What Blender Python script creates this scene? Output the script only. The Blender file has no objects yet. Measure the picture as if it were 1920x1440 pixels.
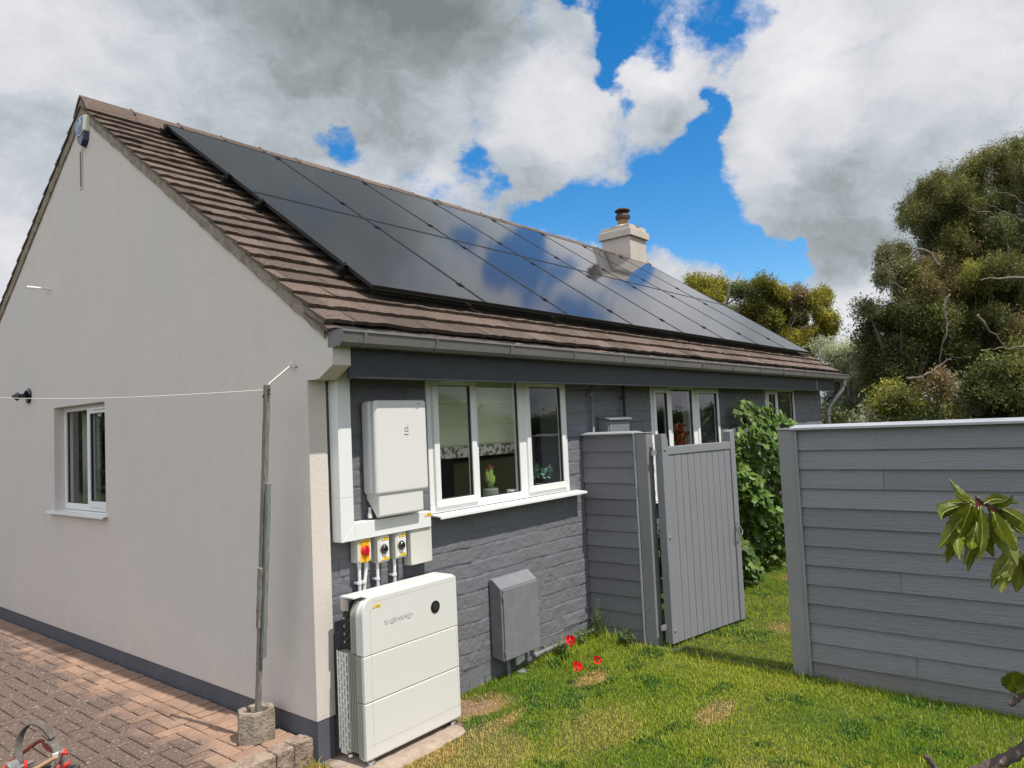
import bpy, bmesh, math, random
import numpy as np
from mathutils import Vector, Matrix
R_ = math.radians
sc = bpy.context.scene
COL = sc.collection
random.seed(7); RNG = np.random.default_rng(7)

# ------------------------------------------------------------------ camera
YAW, PIT, ROL, FPX = 0.6841, 0.0571, -0.0456, 1371.2
CAM = Vector((-2.6027, -3.6965, 1.7809))
fw = Vector((math.cos(PIT)*math.cos(YAW), math.cos(PIT)*math.sin(YAW), math.sin(PIT)))
r0 = fw.cross(Vector((0, 0, 1))).normalized(); u0 = r0.cross(fw)
rt = r0*math.cos(ROL)+u0*math.sin(ROL); up = -r0*math.sin(ROL)+u0*math.cos(ROL)
cam = bpy.data.cameras.new("camera"); co = bpy.data.objects.new("camera", cam); COL.objects.link(co)
cam.sensor_width = 36; cam.lens = FPX/1920*36; cam.clip_end = 3000; cam.clip_start = 0.05
co.matrix_world = Matrix(((rt.x, up.x, -fw.x, CAM.x), (rt.y, up.y, -fw.y, CAM.y), (rt.z, up.z, -fw.z, CAM.z), (0, 0, 0, 1)))
sc.camera = co

def ray(px, py): return fw+rt*((px-960)/FPX)-up*((py-720)/FPX)
def at(px, py, ax, val):
    d = ray(px, py); i = 'xyz'.index(ax); return CAM+d*((val-CAM[i])/d[i])
def far(px, py, dist): return CAM+ray(px, py)*dist

# ------------------------------------------------------------------ exposure, sun, sky
sc.view_settings.view_transform = 'Standard'; sc.view_settings.look = 'None'
sc.view_settings.exposure = 0.0; sc.view_settings.gamma = 1.0; sc.view_settings.use_curve_mapping = False
sc.cycles.max_bounces = 7; sc.cycles.transparent_max_bounces = 16; sc.cycles.caustics_reflective = False; sc.cycles.caustics_refractive = False
SUNV = Vector((0.06, -1.0, 1.9)).normalized()      # towards the sun
sl = bpy.data.lights.new("sun", 'SUN'); so = bpy.data.objects.new("sun", sl); COL.objects.link(so)
sl.energy = 5.0; sl.angle = R_(0.55); sl.color = (1.0, 0.955, 0.88)
so.rotation_euler = (-SUNV).to_track_quat('-Z', 'Y').to_euler()

world = bpy.data.worlds.new("World"); sc.world = world; world.use_nodes = True
def build_sky():
    nt = world.node_tree; N = nt.nodes; L = nt.links; N.clear()
    def n(t, **k):
        x = N.new(t)
        for a, b in k.items(): setattr(x, a, b)
        return x
    def math_(op, a, b=None, c=None, clamp=False):
        m = n('ShaderNodeMath', operation=op); m.use_clamp = clamp
        for i, q in enumerate((a, b, c)):
            if q is None: continue
            if isinstance(q, (int, float)): m.inputs[i].default_value = q
            else: L.new(q, m.inputs[i])
        return m.outputs[0]
    def mr(v, a, b, c=0.0, d=1.0):
        m = n('ShaderNodeMapRange', interpolation_type='SMOOTHSTEP')
        L.new(v, m.inputs[0])
        for i, q in zip((1, 2, 3, 4), (a, b, c, d)): m.inputs[i].default_value = q
        return m.outputs[0]
    tc = n('ShaderNodeTexCoord'); D = tc.outputs['Generated']
    def noise(scale, det, off, rough=0.55, src=D):
        mp = n('ShaderNodeMapping'); mp.inputs['Location'].default_value = off
        mp.inputs['Scale'].default_value = (1, 1, 1.5); L.new(src, mp.inputs[0])
        t = n('ShaderNodeTexNoise'); L.new(mp.outputs[0], t.inputs['Vector'])
        t.inputs['Scale'].default_value = scale; t.inputs['Detail'].default_value = det; t.inputs['Roughness'].default_value = rough
        return t
    w1 = noise(7.0, 6, (3.1, 1.7, 0.4), 0.6)
    sub = n('ShaderNodeVectorMath', operation='SUBTRACT'); L.new(w1.outputs['Color'], sub.inputs[0]); sub.inputs[1].default_value = (.5, .5, .5)
    scl = n('ShaderNodeVectorMath', operation='SCALE'); L.new(sub.outputs[0], scl.inputs[0]); scl.inputs['Scale'].default_value = 0.105
    add = n('ShaderNodeVectorMath', operation='ADD'); L.new(D, add.inputs[0]); L.new(scl.outputs[0], add.inputs[1])
    W = add.outputs[0]
    def spots(lst):
        acc = None
        for (px, py, rpx, s) in lst:
            d = ray(px, py).normalized() if py is not None else Vector(px).normalized()
            dist = n('ShaderNodeVectorMath', operation='DISTANCE'); L.new(W, dist.inputs[0]); dist.inputs[1].default_value = d
            v = mr(dist.outputs['Value'], rpx/FPX*1.25, rpx/FPX*0.25, 0.0, s)
            acc = v if acc is None else math_('ADD', acc, v)
        return acc
    holes = spots([(1150, 10, 40, .7), (1150, 80, 34, .6), (1146, 140, 34, .65), (1172, 185, 26, .5), (1245, 10, 45, .35), (1330, 30, 50, .5), (1400, 30, 50, .5), (1368, 90, 34, .4),
                   (1345, 165, 30, .5), (1335, 225, 38, .7), (1305, 290, 50, .85), (1245, 350, 70, 1.0), (1290, 400, 80, 1.0), (1200, 420, 70, 1.0), (1330, 450, 80, 1.0), (1130, 405, 60, .9), (1050, 410, 60, .8), (985, 405, 45, .6), (1400, 500, 45, .9), (1455, 512, 40, .8), (1505, 498, 36, .9), (1460, 470, 30, .3),
                   (640, 256, 40, .62), (595, 268, 30, .5), (890, 312, 42, .65), (925, 345, 30, .5), (1080, 5, 26, .4), (1010, 290, 26, .35), (1560, 540, 20, .2),
                   ((.765, .43, .485), None, 60, .6), ((.80, .39, .45), None, 36, .5), ((.72, .46, .52), None, 36, .45), ((.745, .42, .52), None, 30, .4), ((.855, .345, .39), None, 30, .5), ((.3, .2, .93), None, 300, .6), ((-.6, .5, .6), None, 400, .6), ((-.3, -.6, .7), None, 300, .5), ((.7, -.5, .5), None, 260, .5)])
    fb = noise(4.5, 10, (0.3, 5.2, 1.1), 0.6).outputs['Fac']
    fb2 = noise(15, 10, (4.3, 0.2, 7.1), 0.66).outputs['Fac']
    dens = math_('ADD', math_('MULTIPLY', math_('SUBTRACT', fb, .5), 0.8), 0.74)
    dens = math_('ADD', dens, math_('MULTIPLY', math_('SUBTRACT', fb2, .5), 1.25))
    solid = spots([(1050, 230, 95, .5), (1230, 170, 80, .55), (1000, 330, 60, .35), (1640, 150, 240, .5), (1560, 400, 180, .3), (1420, 260, 70, .3), (250, 150, 400, .5)])
    dens = math_('ADD', math_('SUBTRACT', dens, holes), solid)
    mask = mr(dens, 0.24, 0.74)
    # lightness of the cloud
    dark = spots([(520, 60, 330, .10), (740, 120, 230, .09), (250, 250, 180, .05), (60, 330, 110, .08), (880, 20, 180, .06), (1240, 190, 40, .07), (1000, 350, 70, .10), (1560, 430, 130, .11), (1640, 370, 150, .12), (1700, 480, 100, .08), (1800, 240, 110, .06), (1450, 250, 60, .04), (1480, 560, 120, .05), (1420, 430, 70, .05),
                  ((.50, .58, .65), None, 360, .32), ((.42, .62, .68), None, 260, .12), ((.60, .50, .62), None, 140, .10), (1250, 260, 60, .05)])
    light = spots([(20, 60, 160, .07), (30, 470, 90, .14), (1040, 220, 110, .22), (1230, 110, 90, .24), (1700, 60, 260, .12), (1850, 150, 160, .05), (1480, 60, 120, .12), (300, 60, 160, .06), (1420, 330, 70, .16), (1600, 600, 90, .30), (1420, 250, 60, .12), (660, 330, 80, .1), (820, 360, 60, .15), (1500, 200, 100, .08)])
    big = noise(3.0, 7, (9.3, 2.2, 3.1), 0.55).outputs['Fac']
    fine = noise(10, 9, (1.3, 8.2, 2.1), 0.62, W).outputs['Fac']
    B = math_('ADD', 0.585, math_('MULTIPLY', math_('SUBTRACT', big, .5), 0.35))
    B = math_('ADD', B, math_('MULTIPLY', math_('SUBTRACT', fine, .5), 0.62))
    B = math_('SUBTRACT', math_('ADD', B, light), dark)
    B = math_('MAXIMUM', B, 0.18)
    west_dot = n('ShaderNodeVectorMath', operation='DOT_PRODUCT'); L.new(D, west_dot.inputs[0]); west_dot.inputs[1].default_value = Vector((-1.0, -0.12, 0.25)).normalized()
    glow = mr(west_dot.outputs['Value'], -0.1, 0.85, 1.0, SKY_BACK)  # clouds brightened towards the west, added to light the gable wall
    ramp = n('ShaderNodeValToRGB'); L.new(B, ramp.inputs[0])
    e = ramp.color_ramp.elements
    e[0].position = .18; e[0].color = (.21, .235, .245, 1)
    e[1].position = .95; e[1].color = (.93, .91, .93, 1)
    for p, c in ((.36, (.345, .38, .40, 1)), (.50, (.50, .55, .60, 1)), (.66, (.70, .71, .75, 1))):
        x = e.new(p); x.color = c
    sky = n('ShaderNodeTexSky'); sky.sky_type = 'NISHITA'; sky.sun_disc = False
    sky.sun_elevation = math.asin(SUNV.z); sky.sun_rotation = math.atan2(SUNV.x, SUNV.y)
    sky.dust_density = 0.3; sky.ozone_density = 2.0; sky.air_density = 1.0
    hs = n('ShaderNodeHueSaturation'); hs.inputs['Saturation'].default_value = 1.45; hs.inputs['Value'].default_value = 1.1; L.new(sky.outputs[0], hs.inputs['Color'])
    b1 = n('ShaderNodeBackground'); b1.inputs['Strength'].default_value = 0.15; L.new(hs.outputs[0], b1.inputs[0])
    b2 = n('ShaderNodeBackground'); L.new(ramp.outputs[0], b2.inputs[0]); L.new(glow, b2.inputs['Strength'])
    mx = n('ShaderNodeMixShader'); L.new(mask, mx.inputs[0]); L.new(b1.outputs[0], mx.inputs[1]); L.new(b2.outputs[0], mx.inputs[2])
    out = n('ShaderNodeOutputWorld'); L.new(mx.outputs[0], out.inputs[0])
SKY_BACK = 2.1
build_sky()
world.cycles.sampling_method = 'MANUAL'; world.cycles.sample_map_resolution = 512

# ------------------------------------------------------------------ materials
def mat(name, col, rough=0.6, bump=None, var=None, metal=0.0, spec=0.5, coat=0.0, stretch=None, extra=None):
    """col: base colour; var: list of (scale, colour, lo, hi, detail) layers; bump: list of (scale, strength, dist)"""
    m = bpy.data.materials.new(name); m.use_nodes = True
    nt = m.node_tree; N = nt.nodes; L = nt.links; P = N['Principled BSDF']
    P.inputs['Roughness'].default_value = rough; P.inputs['Metallic'].default_value = metal
    P.inputs['Specular IOR Level'].default_value = spec; P.inputs['Coat Weight'].default_value = coat
    P.inputs['Base Color'].default_value = (*col, 1)
    g = N.new('ShaderNodeNewGeometry')
    vec = g.outputs['Position']
    if stretch:
        mp = N.new('ShaderNodeMapping'); mp.inputs['Scale'].default_value = stretch; L.new(vec, mp.inputs[0]); vec = mp.outputs[0]
    last = None
    for (s, c, lo, hi, det) in (var or []):
        t = N.new('ShaderNodeTexNoise'); t.inputs['Scale'].default_value = s; t.inputs['Detail'].default_value = det; t.inputs['Roughness'].default_value = .6
        L.new(vec, t.inputs['Vector'])
        r = N.new('ShaderNodeMapRange'); r.inputs[1].default_value = lo; r.inputs[2].default_value = hi; L.new(t.outputs['Fac'], r.inputs[0])
        mx = N.new('ShaderNodeMix'); mx.data_type = 'RGBA'
        L.new(r.outputs[0], mx.inputs[0]); mx.inputs[7].default_value = (*c, 1)
        if last is None: mx.inputs[6].default_value = (*col, 1)
        else: L.new(last, mx.inputs[6])
        last = mx.outputs[2]
    if last is not None: L.new(last, P.inputs['Base Color'])
    prev = None
    for (s, st, di) in (bump or []):
        t = N.new('ShaderNodeTexNoise'); t.inputs['Scale'].default_value = s; t.inputs['Detail'].default_value = 6
        L.new(vec, t.inputs['Vector'])
        b = N.new('ShaderNodeBump'); b.inputs['Strength'].default_value = st; b.inputs['Distance'].default_value = di
        L.new(t.outputs['Fac'], b.inputs['Height'])
        if prev is not None: L.new(prev, b.inputs['Normal'])
        prev = b.outputs[0]
    if prev is not None: L.new(prev, P.inputs['Normal'])
    if extra: extra(nt, P, last)
    return m

def glass_mat(name, tint=(.93, .96, .93), base=.0):
    m = bpy.data.materials.new(name); m.use_nodes = True; nt = m.node_tree; N = nt.nodes; L = nt.links; N.clear()
    t = N.new('ShaderNodeBsdfTransparent'); t.inputs[0].default_value = (*tint, 1)
    g = N.new('ShaderNodeBsdfGlossy'); g.inputs['Roughness'].default_value = 0.0
    f = N.new('ShaderNodeLayerWeight'); p = N.new('ShaderNodeMath'); p.operation = 'POWER'; L.new(f.outputs['Facing'], p.inputs[0]); p.inputs[1].default_value = 4.0; f.inputs[0].default_value = .5
    a = N.new('ShaderNodeMath'); a.operation = 'MULTIPLY_ADD'; L.new(p.outputs[0], a.inputs[0]); a.inputs[1].default_value = .9; a.inputs[2].default_value = base+.11; a.use_clamp = True
    mx = N.new('ShaderNodeMixShader'); L.new(a.outputs[0], mx.inputs[0]); L.new(t.outputs[0], mx.inputs[1]); L.new(g.outputs[0], mx.inputs[2])
    o = N.new('ShaderNodeOutputMaterial'); L.new(mx.outputs[0], o.inputs[0]); return m

def leaf_mat(name, cols, trans=.35, attr=None, rough=.55, nscale=1.2):
    m = bpy.data.materials.new(name); m.use_nodes = True; nt = m.node_tree; N = nt.nodes; L = nt.links; P = N['Principled BSDF']
    g = N.new('ShaderNodeNewGeometry')
    r = N.new('ShaderNodeValToRGB'); L.new(g.outputs['Random Per Island'], r.inputs[0])
    e = r.color_ramp.elements
    e[0].color = (*cols[0], 1); e[1].color = (*cols[-1], 1)
    for i, c in enumerate(cols[1:-1]): x = e.new((i+1)/(len(cols)-1)); x.color = (*c, 1)
    t = N.new('ShaderNodeTexNoise'); t.inputs['Scale'].default_value = nscale; t.inputs['Detail'].default_value = 3; L.new(g.outputs['Position'], t.inputs['Vector'])
    mr = N.new('ShaderNodeMapRange'); L.new(t.outputs['Fac'], mr.inputs[0]); mr.inputs[1].default_value = .3; mr.inputs[2].default_value = .7; mr.inputs[3].default_value = .6; mr.inputs[4].default_value = 1.35
    v = N.new('ShaderNodeVectorMath'); v.operation = 'SCALE'; L.new(r.outputs[0], v.inputs[0]); L.new(mr.outputs[0], v.inputs['Scale'])
    c = v.outputs[0]
    if attr:
        a = N.new('ShaderNodeAttribute'); a.attribute_name = attr
        mm = N.new('ShaderNodeMix'); mm.data_type = 'RGBA'; mm.blend_type = 'MULTIPLY'; mm.inputs[0].default_value = 1
        L.new(c, mm.inputs[6]); L.new(a.outputs['Color'], mm.inputs[7]); c = mm.outputs[2]
    L.new(c, P.inputs['Base Color']); P.inputs['Roughness'].default_value = rough; P.inputs['Specular IOR Level'].default_value = .22
    tr = N.new('ShaderNodeBsdfTranslucent'); L.new(c, tr.inputs[0])
    mx = N.new('ShaderNodeMixShader'); mx.inputs[0].default_value = trans; L.new(P.outputs[0], mx.inputs[1]); L.new(tr.outputs[0], mx.inputs[2])
    L.new(mx.outputs[0], N['Material Output'].inputs[0]); return m

M = {}
def wall_extra(nt, P, last):
    """faint rain streaks and splash marks near the foot of the wall"""
    N = nt.nodes; L = nt.links; g = N.new('ShaderNodeNewGeometry'); mp = N.new('ShaderNodeMapping'); mp.inputs['Scale'].default_value = (9, 9, .7); L.new(g.outputs['Position'], mp.inputs[0])
    t = N.new('ShaderNodeTexNoise'); t.inputs['Scale'].default_value = 1.6; t.inputs['Detail'].default_value = 8; t.inputs['Roughness'].default_value = .65; L.new(mp.outputs[0], t.inputs['Vector'])
    r = N.new('ShaderNodeMapRange'); r.inputs[1].default_value = .55; r.inputs[2].default_value = .8; r.inputs[4].default_value = .09; L.new(t.outputs['Fac'], r.inputs[0])
    mx = N.new('ShaderNodeMix'); mx.data_type = 'RGBA'; L.new(r.outputs[0], mx.inputs[0]); L.new(last, mx.inputs[6]); mx.inputs[7].default_value = (.38, .35, .31, 1)
    sp = N.new('ShaderNodeSeparateXYZ'); L.new(g.outputs['Position'], sp.inputs[0]); t2 = N.new('ShaderNodeTexNoise'); t2.inputs['Scale'].default_value = 9; t2.inputs['Detail'].default_value = 7; L.new(g.outputs['Position'], t2.inputs['Vector'])
    a = N.new('ShaderNodeMath'); a.operation = 'MULTIPLY_ADD'; L.new(t2.outputs['Fac'], a.inputs[0]); a.inputs[1].default_value = -.9; L.new(sp.outputs[2], a.inputs[2])
    r2 = N.new('ShaderNodeMapRange'); r2.inputs[1].default_value = -.05; r2.inputs[2].default_value = -.42; r2.inputs[4].default_value = .15; L.new(a.outputs[0], r2.inputs[0])
    m2 = N.new('ShaderNodeMix'); m2.data_type = 'RGBA'; L.new(r2.outputs[0], m2.inputs[0]); L.new(mx.outputs[2], m2.inputs[6]); m2.inputs[7].default_value = (.40, .35, .30, 1); L.new(m2.outputs[2], P.inputs['Base Color'])
def board_extra(nt, P, last):
    """each board a little different, soil splash at the foot"""
    N = nt.nodes; L = nt.links; g = N.new('ShaderNodeNewGeometry'); rp = N.new('ShaderNodeMapRange'); L.new(g.outputs['Random Per Island'], rp.inputs[0]); rp.inputs[3].default_value = .86; rp.inputs[4].default_value = 1.10
    v = N.new('ShaderNodeVectorMath'); v.operation = 'SCALE'; L.new(last, v.inputs[0]); L.new(rp.outputs[0], v.inputs['Scale'])
    sp = N.new('ShaderNodeSeparateXYZ'); L.new(g.outputs['Position'], sp.inputs[0]); t2 = N.new('ShaderNodeTexNoise'); t2.inputs['Scale'].default_value = 12; t2.inputs['Detail'].default_value = 7; L.new(g.outputs['Position'], t2.inputs['Vector'])
    a = N.new('ShaderNodeMath'); a.operation = 'MULTIPLY_ADD'; L.new(t2.outputs['Fac'], a.inputs[0]); a.inputs[1].default_value = -.5; L.new(sp.outputs[2], a.inputs[2])
    r2 = N.new('ShaderNodeMapRange'); r2.inputs[1].default_value = -.12; r2.inputs[2].default_value = -.42; r2.inputs[4].default_value = .6; L.new(a.outputs[0], r2.inputs[0])
    m2 = N.new('ShaderNodeMix'); m2.data_type = 'RGBA'; L.new(r2.outputs[0], m2.inputs[0]); L.new(v.outputs[0], m2.inputs[6]); m2.inputs[7].default_value = (.15, .14, .10, 1); L.new(m2.outputs[2], P.inputs['Base Color'])
M['render'] = mat('painted_render', (.68, .608, .55), .92, bump=[(260, .65, .008), (60, .3, .008)], extra=wall_extra, var=[(.9, (.64, .60, .56), .45, .65, 3), (5, (.64, .575, .535), .5, .8, 4)])
M['plinth'] = mat('plinth_paint', (.085, .088, .105), .75, bump=[(90, .5, .006)], var=[(6, (.11, .112, .13), .5, .75, 5), (30, (.08, .08, .09), .62, .8, 6)])
M['block'] = mat('grey_painted_stone', (.155, .156, .172), .72, bump=[(120, .6, .006), (420, .4, .003)], var=[(5, (.17, .173, .197), .45, .7, 5), (55, (.30, .30, .31), .70, .80, 8), (18, (.11, .112, .125), .6, .8, 5)])
M['beam'] = mat('dark_grey_paint', (.034, .037, .042), .6, bump=[(40, .2, .003)], var=[(8, (.042, .046, .052), .4, .7, 4)])
M['gutter'] = mat('gutter_metal', (.135, .125, .125), .38, bump=[(14, .12, .003)], var=[(3, (.16, .15, .15), .4, .7, 4), (25, (.10, .095, .09), .55, .8, 4)])
def tile_extra(nt, P, last):
    N = nt.nodes; L = nt.links
    g = N.new('ShaderNodeNewGeometry'); r = N.new('ShaderNodeMapRange'); L.new(g.outputs['Random Per Island'], r.inputs[0]); r.inputs[3].default_value = .68; r.inputs[4].default_value = 1.25
    v = N.new('ShaderNodeVectorMath'); v.operation = 'SCALE'; L.new(last, v.inputs[0]); L.new(r.outputs[0], v.inputs['Scale']); L.new(v.outputs[0], P.inputs['Base Color'])
M['tile'] = mat('concrete_roof_tile', (.15, .108, .084), .95, bump=[(170, 1.0, .018), (45, .8, .016)], var=[(75, (.33, .24, .18), .52, .68, 8), (2.2, (.15, .105, .085), .45, .7, 5), (240, (.45, .38, .32), .66, .74, 3), (28, (.05, .042, .036), .58, .72, 7)], extra=tile_extra)
M['mortar'] = mat('verge_mortar', (.31, .25, .195), .95, bump=[(90, .9, .014), (25, .6, .015)], var=[(18, (.16, .145, .11), .45, .7, 6), (60, (.36, .33, .28), .6, .75, 5), (9, (.19, .165, .12), .58, .75, 5)])
def pv_extra(nt, P, last):
    P.inputs['Coat Weight'].default_value = 1.0; P.inputs['Coat Roughness'].default_value = .06; P.inputs['Coat IOR'].default_value = 1.27
M['pv'] = mat('pv_cells', (.012, .012, .014), .5, spec=.1, extra=pv_extra, bump=[(2.0, .02, .01)])
M['pvframe'] = mat('black_anodised', (.007, .007, .008), .5)
M['upvc'] = mat('white_upvc', (.78, .78, .77), .3)
M['gasket'] = mat('dark_gasket', (.03, .03, .03), .5)
M['glass'] = glass_mat('window_glass')
M['plastic'] = mat('white_plastic', (.74, .74, .73), .38, bump=[(300, .05, .001)])
M['battery'] = mat('battery_casing', (.665, .65, .62), .38, bump=[(500, .05, .0008)])
M['batside'] = mat('battery_side_grey', (.30, .30, .265), .4)
M['inv'] = mat('inverter_casing', (.68, .66, .645), .4)
M['boxgrey'] = mat('pale_grey_box', (.60, .585, .53), .5)
M['black'] = mat('black_plastic', (.012, .012, .013), .25)
M['matblack'] = mat('matt_black', (.02, .02, .02), .7)
M['disc'] = mat('glossy_black_disc', (.008, .008, .008), .12, coat=.6)
M['yellow'] = mat('yellow_label', (.85, .58, .01), .45)
M['orange'] = mat('amber_plate', (.9, .44, .005), .4)
M['red'] = mat('red_knob', (.55, .005, .02), .3)
M['label'] = mat('label_ink', (.04, .035, .02), .6)
M['logo'] = mat('logo_grey', (.25, .24, .235), .4)
M['steel'] = mat('steel', (.55, .55, .56), .3, metal=1.0)
M['meter'] = mat('meter_box_grey', (.175, .18, .195), .55, bump=[(70, .15, .002)], var=[(8, (.21, .215, .225), .45, .7, 5), (40, (.28, .28, .29), .72, .8, 5)])
M['board'] = mat('fence_board', (.185, .184, .202), .6, bump=[(5, .8, .008), (14, .5, .004)], stretch=(30, 1.5, 26), extra=board_extra, var=[(2, (.20, .20, .218), .4, .7, 5), (7, (.165, .164, .178), .5, .75, 4)])
M['trim'] = mat('fence_trim', (.225, .225, .23), .5, var=[(4, (.20, .20, .205), .4, .7, 4), (30, (.24, .24, .25), .68, .8, 5)])
M['cap'] = mat('fence_capping', (.36, .37, .40), .45, var=[(6, (.30, .31, .33), .4, .7, 5)])
M['gate'] = mat('gate_paint', (.205, .208, .225), .6, bump=[(6, .4, .004)], stretch=(26, 26, 1.6), var=[(1.5, (.225, .228, .245), .4, .7, 5), (6, (.185, .187, .2), .5, .75, 4)])
M['wood'] = mat('weathered_wood', (.20, .175, .145), .9, bump=[(8, .9, .006)], stretch=(30, 30, 2.0), var=[(3, (.32, .30, .27), .45, .65, 6), (9, (.10, .085, .065), .5, .7, 5)])
M['wood2'] = mat('green_weathered_wood', (.19, .205, .19), .9, bump=[(8, .8, .005)], stretch=(30, 30, 2.0), var=[(4, (.26, .29, .28), .45, .65, 6), (9, (.12, .10, .07), .5, .7, 5)])
M['concrete'] = mat('old_concrete', (.30, .25, .19), .95, bump=[(70, .9, .012), (18, .6, .015)], var=[(14, (.15, .125, .095), .45, .65, 6), (50, (.36, .32, .26), .6, .72, 6), (8, (.17, .16, .10), .6, .75, 5)])
M['kerb'] = mat('kerb_concrete', (.33, .25, .19), .95, bump=[(70, .9, .012), (18, .6, .015)], var=[(9, (.20, .135, .10), .45, .62, 6), (50, (.45, .36, .29), .58, .70, 6), (30, (.09, .075, .06), .6, .72, 6)])
M['rope'] = mat('line_rope', (.75, .70, .64), .8)
M['soil'] = mat('dry_soil', (.20, .125, .075), 1.0, bump=[(60, 1, .02), (14, .8, .03)], var=[(10, (.30, .20, .13), .4, .7, 6), (60, (.42, .33, .24), .62, .75, 5)])
M['slab'] = mat('concrete_slab', (.38, .30, .24), .95, bump=[(90, .8, .008)], var=[(16, (.28, .2, .15), .4, .7, 6), (80, (.5, .43, .36), .6, .75, 5)])
M['lawn'] = mat('lawn_ground', (.06, .075, .018), 1.0, bump=[(40, 1, .03)], var=[(3, (.09, .10, .02), .4, .65, 6), (40, (.04, .045, .015), .5, .7, 6)])
M['bark'] = mat('tree_bark', (.13, .10, .075), .95, bump=[(20, .9, .02)], var=[(6, (.20, .165, .13), .4, .7, 6)])
M['palebark'] = mat('pale_bark', (.13, .105, .08), .9, bump=[(20, .9, .02)], var=[(6, (.19, .16, .13), .4, .7, 6)])
M['twig'] = mat('lichen_twig', (.085, .06, .05), .9, bump=[(200, .9, .004)], var=[(60, (.25, .215, .17), .55, .68, 6), (150, (.06, .045, .04), .5, .7, 4)])
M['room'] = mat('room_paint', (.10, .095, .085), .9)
M['blind'] = mat('blind_fabric', (.80, .80, .62), .9, var=[(2, (.74, .75, .57), .4, .7, 2)])
M['blind2'] = mat('patterned_band', (.78, .74, .66), .9, var=[(24, (.22, .17, .14), .50, .53, 1)])
M['curtain'] = mat('curtain_fabric', (.42, .41, .38), .9)
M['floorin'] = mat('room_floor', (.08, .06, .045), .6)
M['blue'] = mat('alarm_blue_front', (.07, .15, .33), .4, var=[(9, (.10, .2, .36), .4, .7, 3)])
M['navy'] = mat('alarm_navy', (.012, .018, .07), .25)
M['ivory'] = mat('alarm_ivory', (.70, .67, .58), .4)
M['terracotta'] = mat('terracotta', (.30, .17, .07), .8, var=[(12, (.2, .11, .05), .4, .7, 4)])
M['rust'] = mat('rusty_cowl', (.035, .02, .018), .6, var=[(14, (.12, .035, .02), .5, .7, 5)])
M['flaunch'] = mat('flaunching', (.55, .48, .36), .9, bump=[(60, .7, .01)])
M['pot'] = mat('dark_pot', (.16, .18, .175), .7)
M['cactus'] = mat('cactus_skin', (.17, .25, .045), .7)
M['pinkred'] = mat('red_flower', (.55, .03, .02), .6)
M['poppy'] = mat('poppy_petal', (.72, .008, .012), .5)
M['stem'] = mat('green_stem', (.11, .17, .045), .7)
M['strap'] = mat('dusty_strap', (.11, .095, .085), .85, bump=[(80, .5, .004)], var=[(14, (.20, .18, .16), .45, .7, 5)])
M['bagred'] = mat('bag_red', (.34, .055, .03), .75, bump=[(120, .5, .003)], var=[(12, (.22, .06, .04), .45, .7, 5)])
M['bagdark'] = mat('bag_dark', (.085, .07, .062), .8, bump=[(120, .5, .003)])
M['toolgrey'] = mat('tool_grey', (.26, .26, .25), .45, metal=.3)
M['toolred'] = mat('tool_red', (.75, .03, .02), .35)
M['toolwood'] = mat('tool_wood', (.36, .23, .12), .6)

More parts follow.
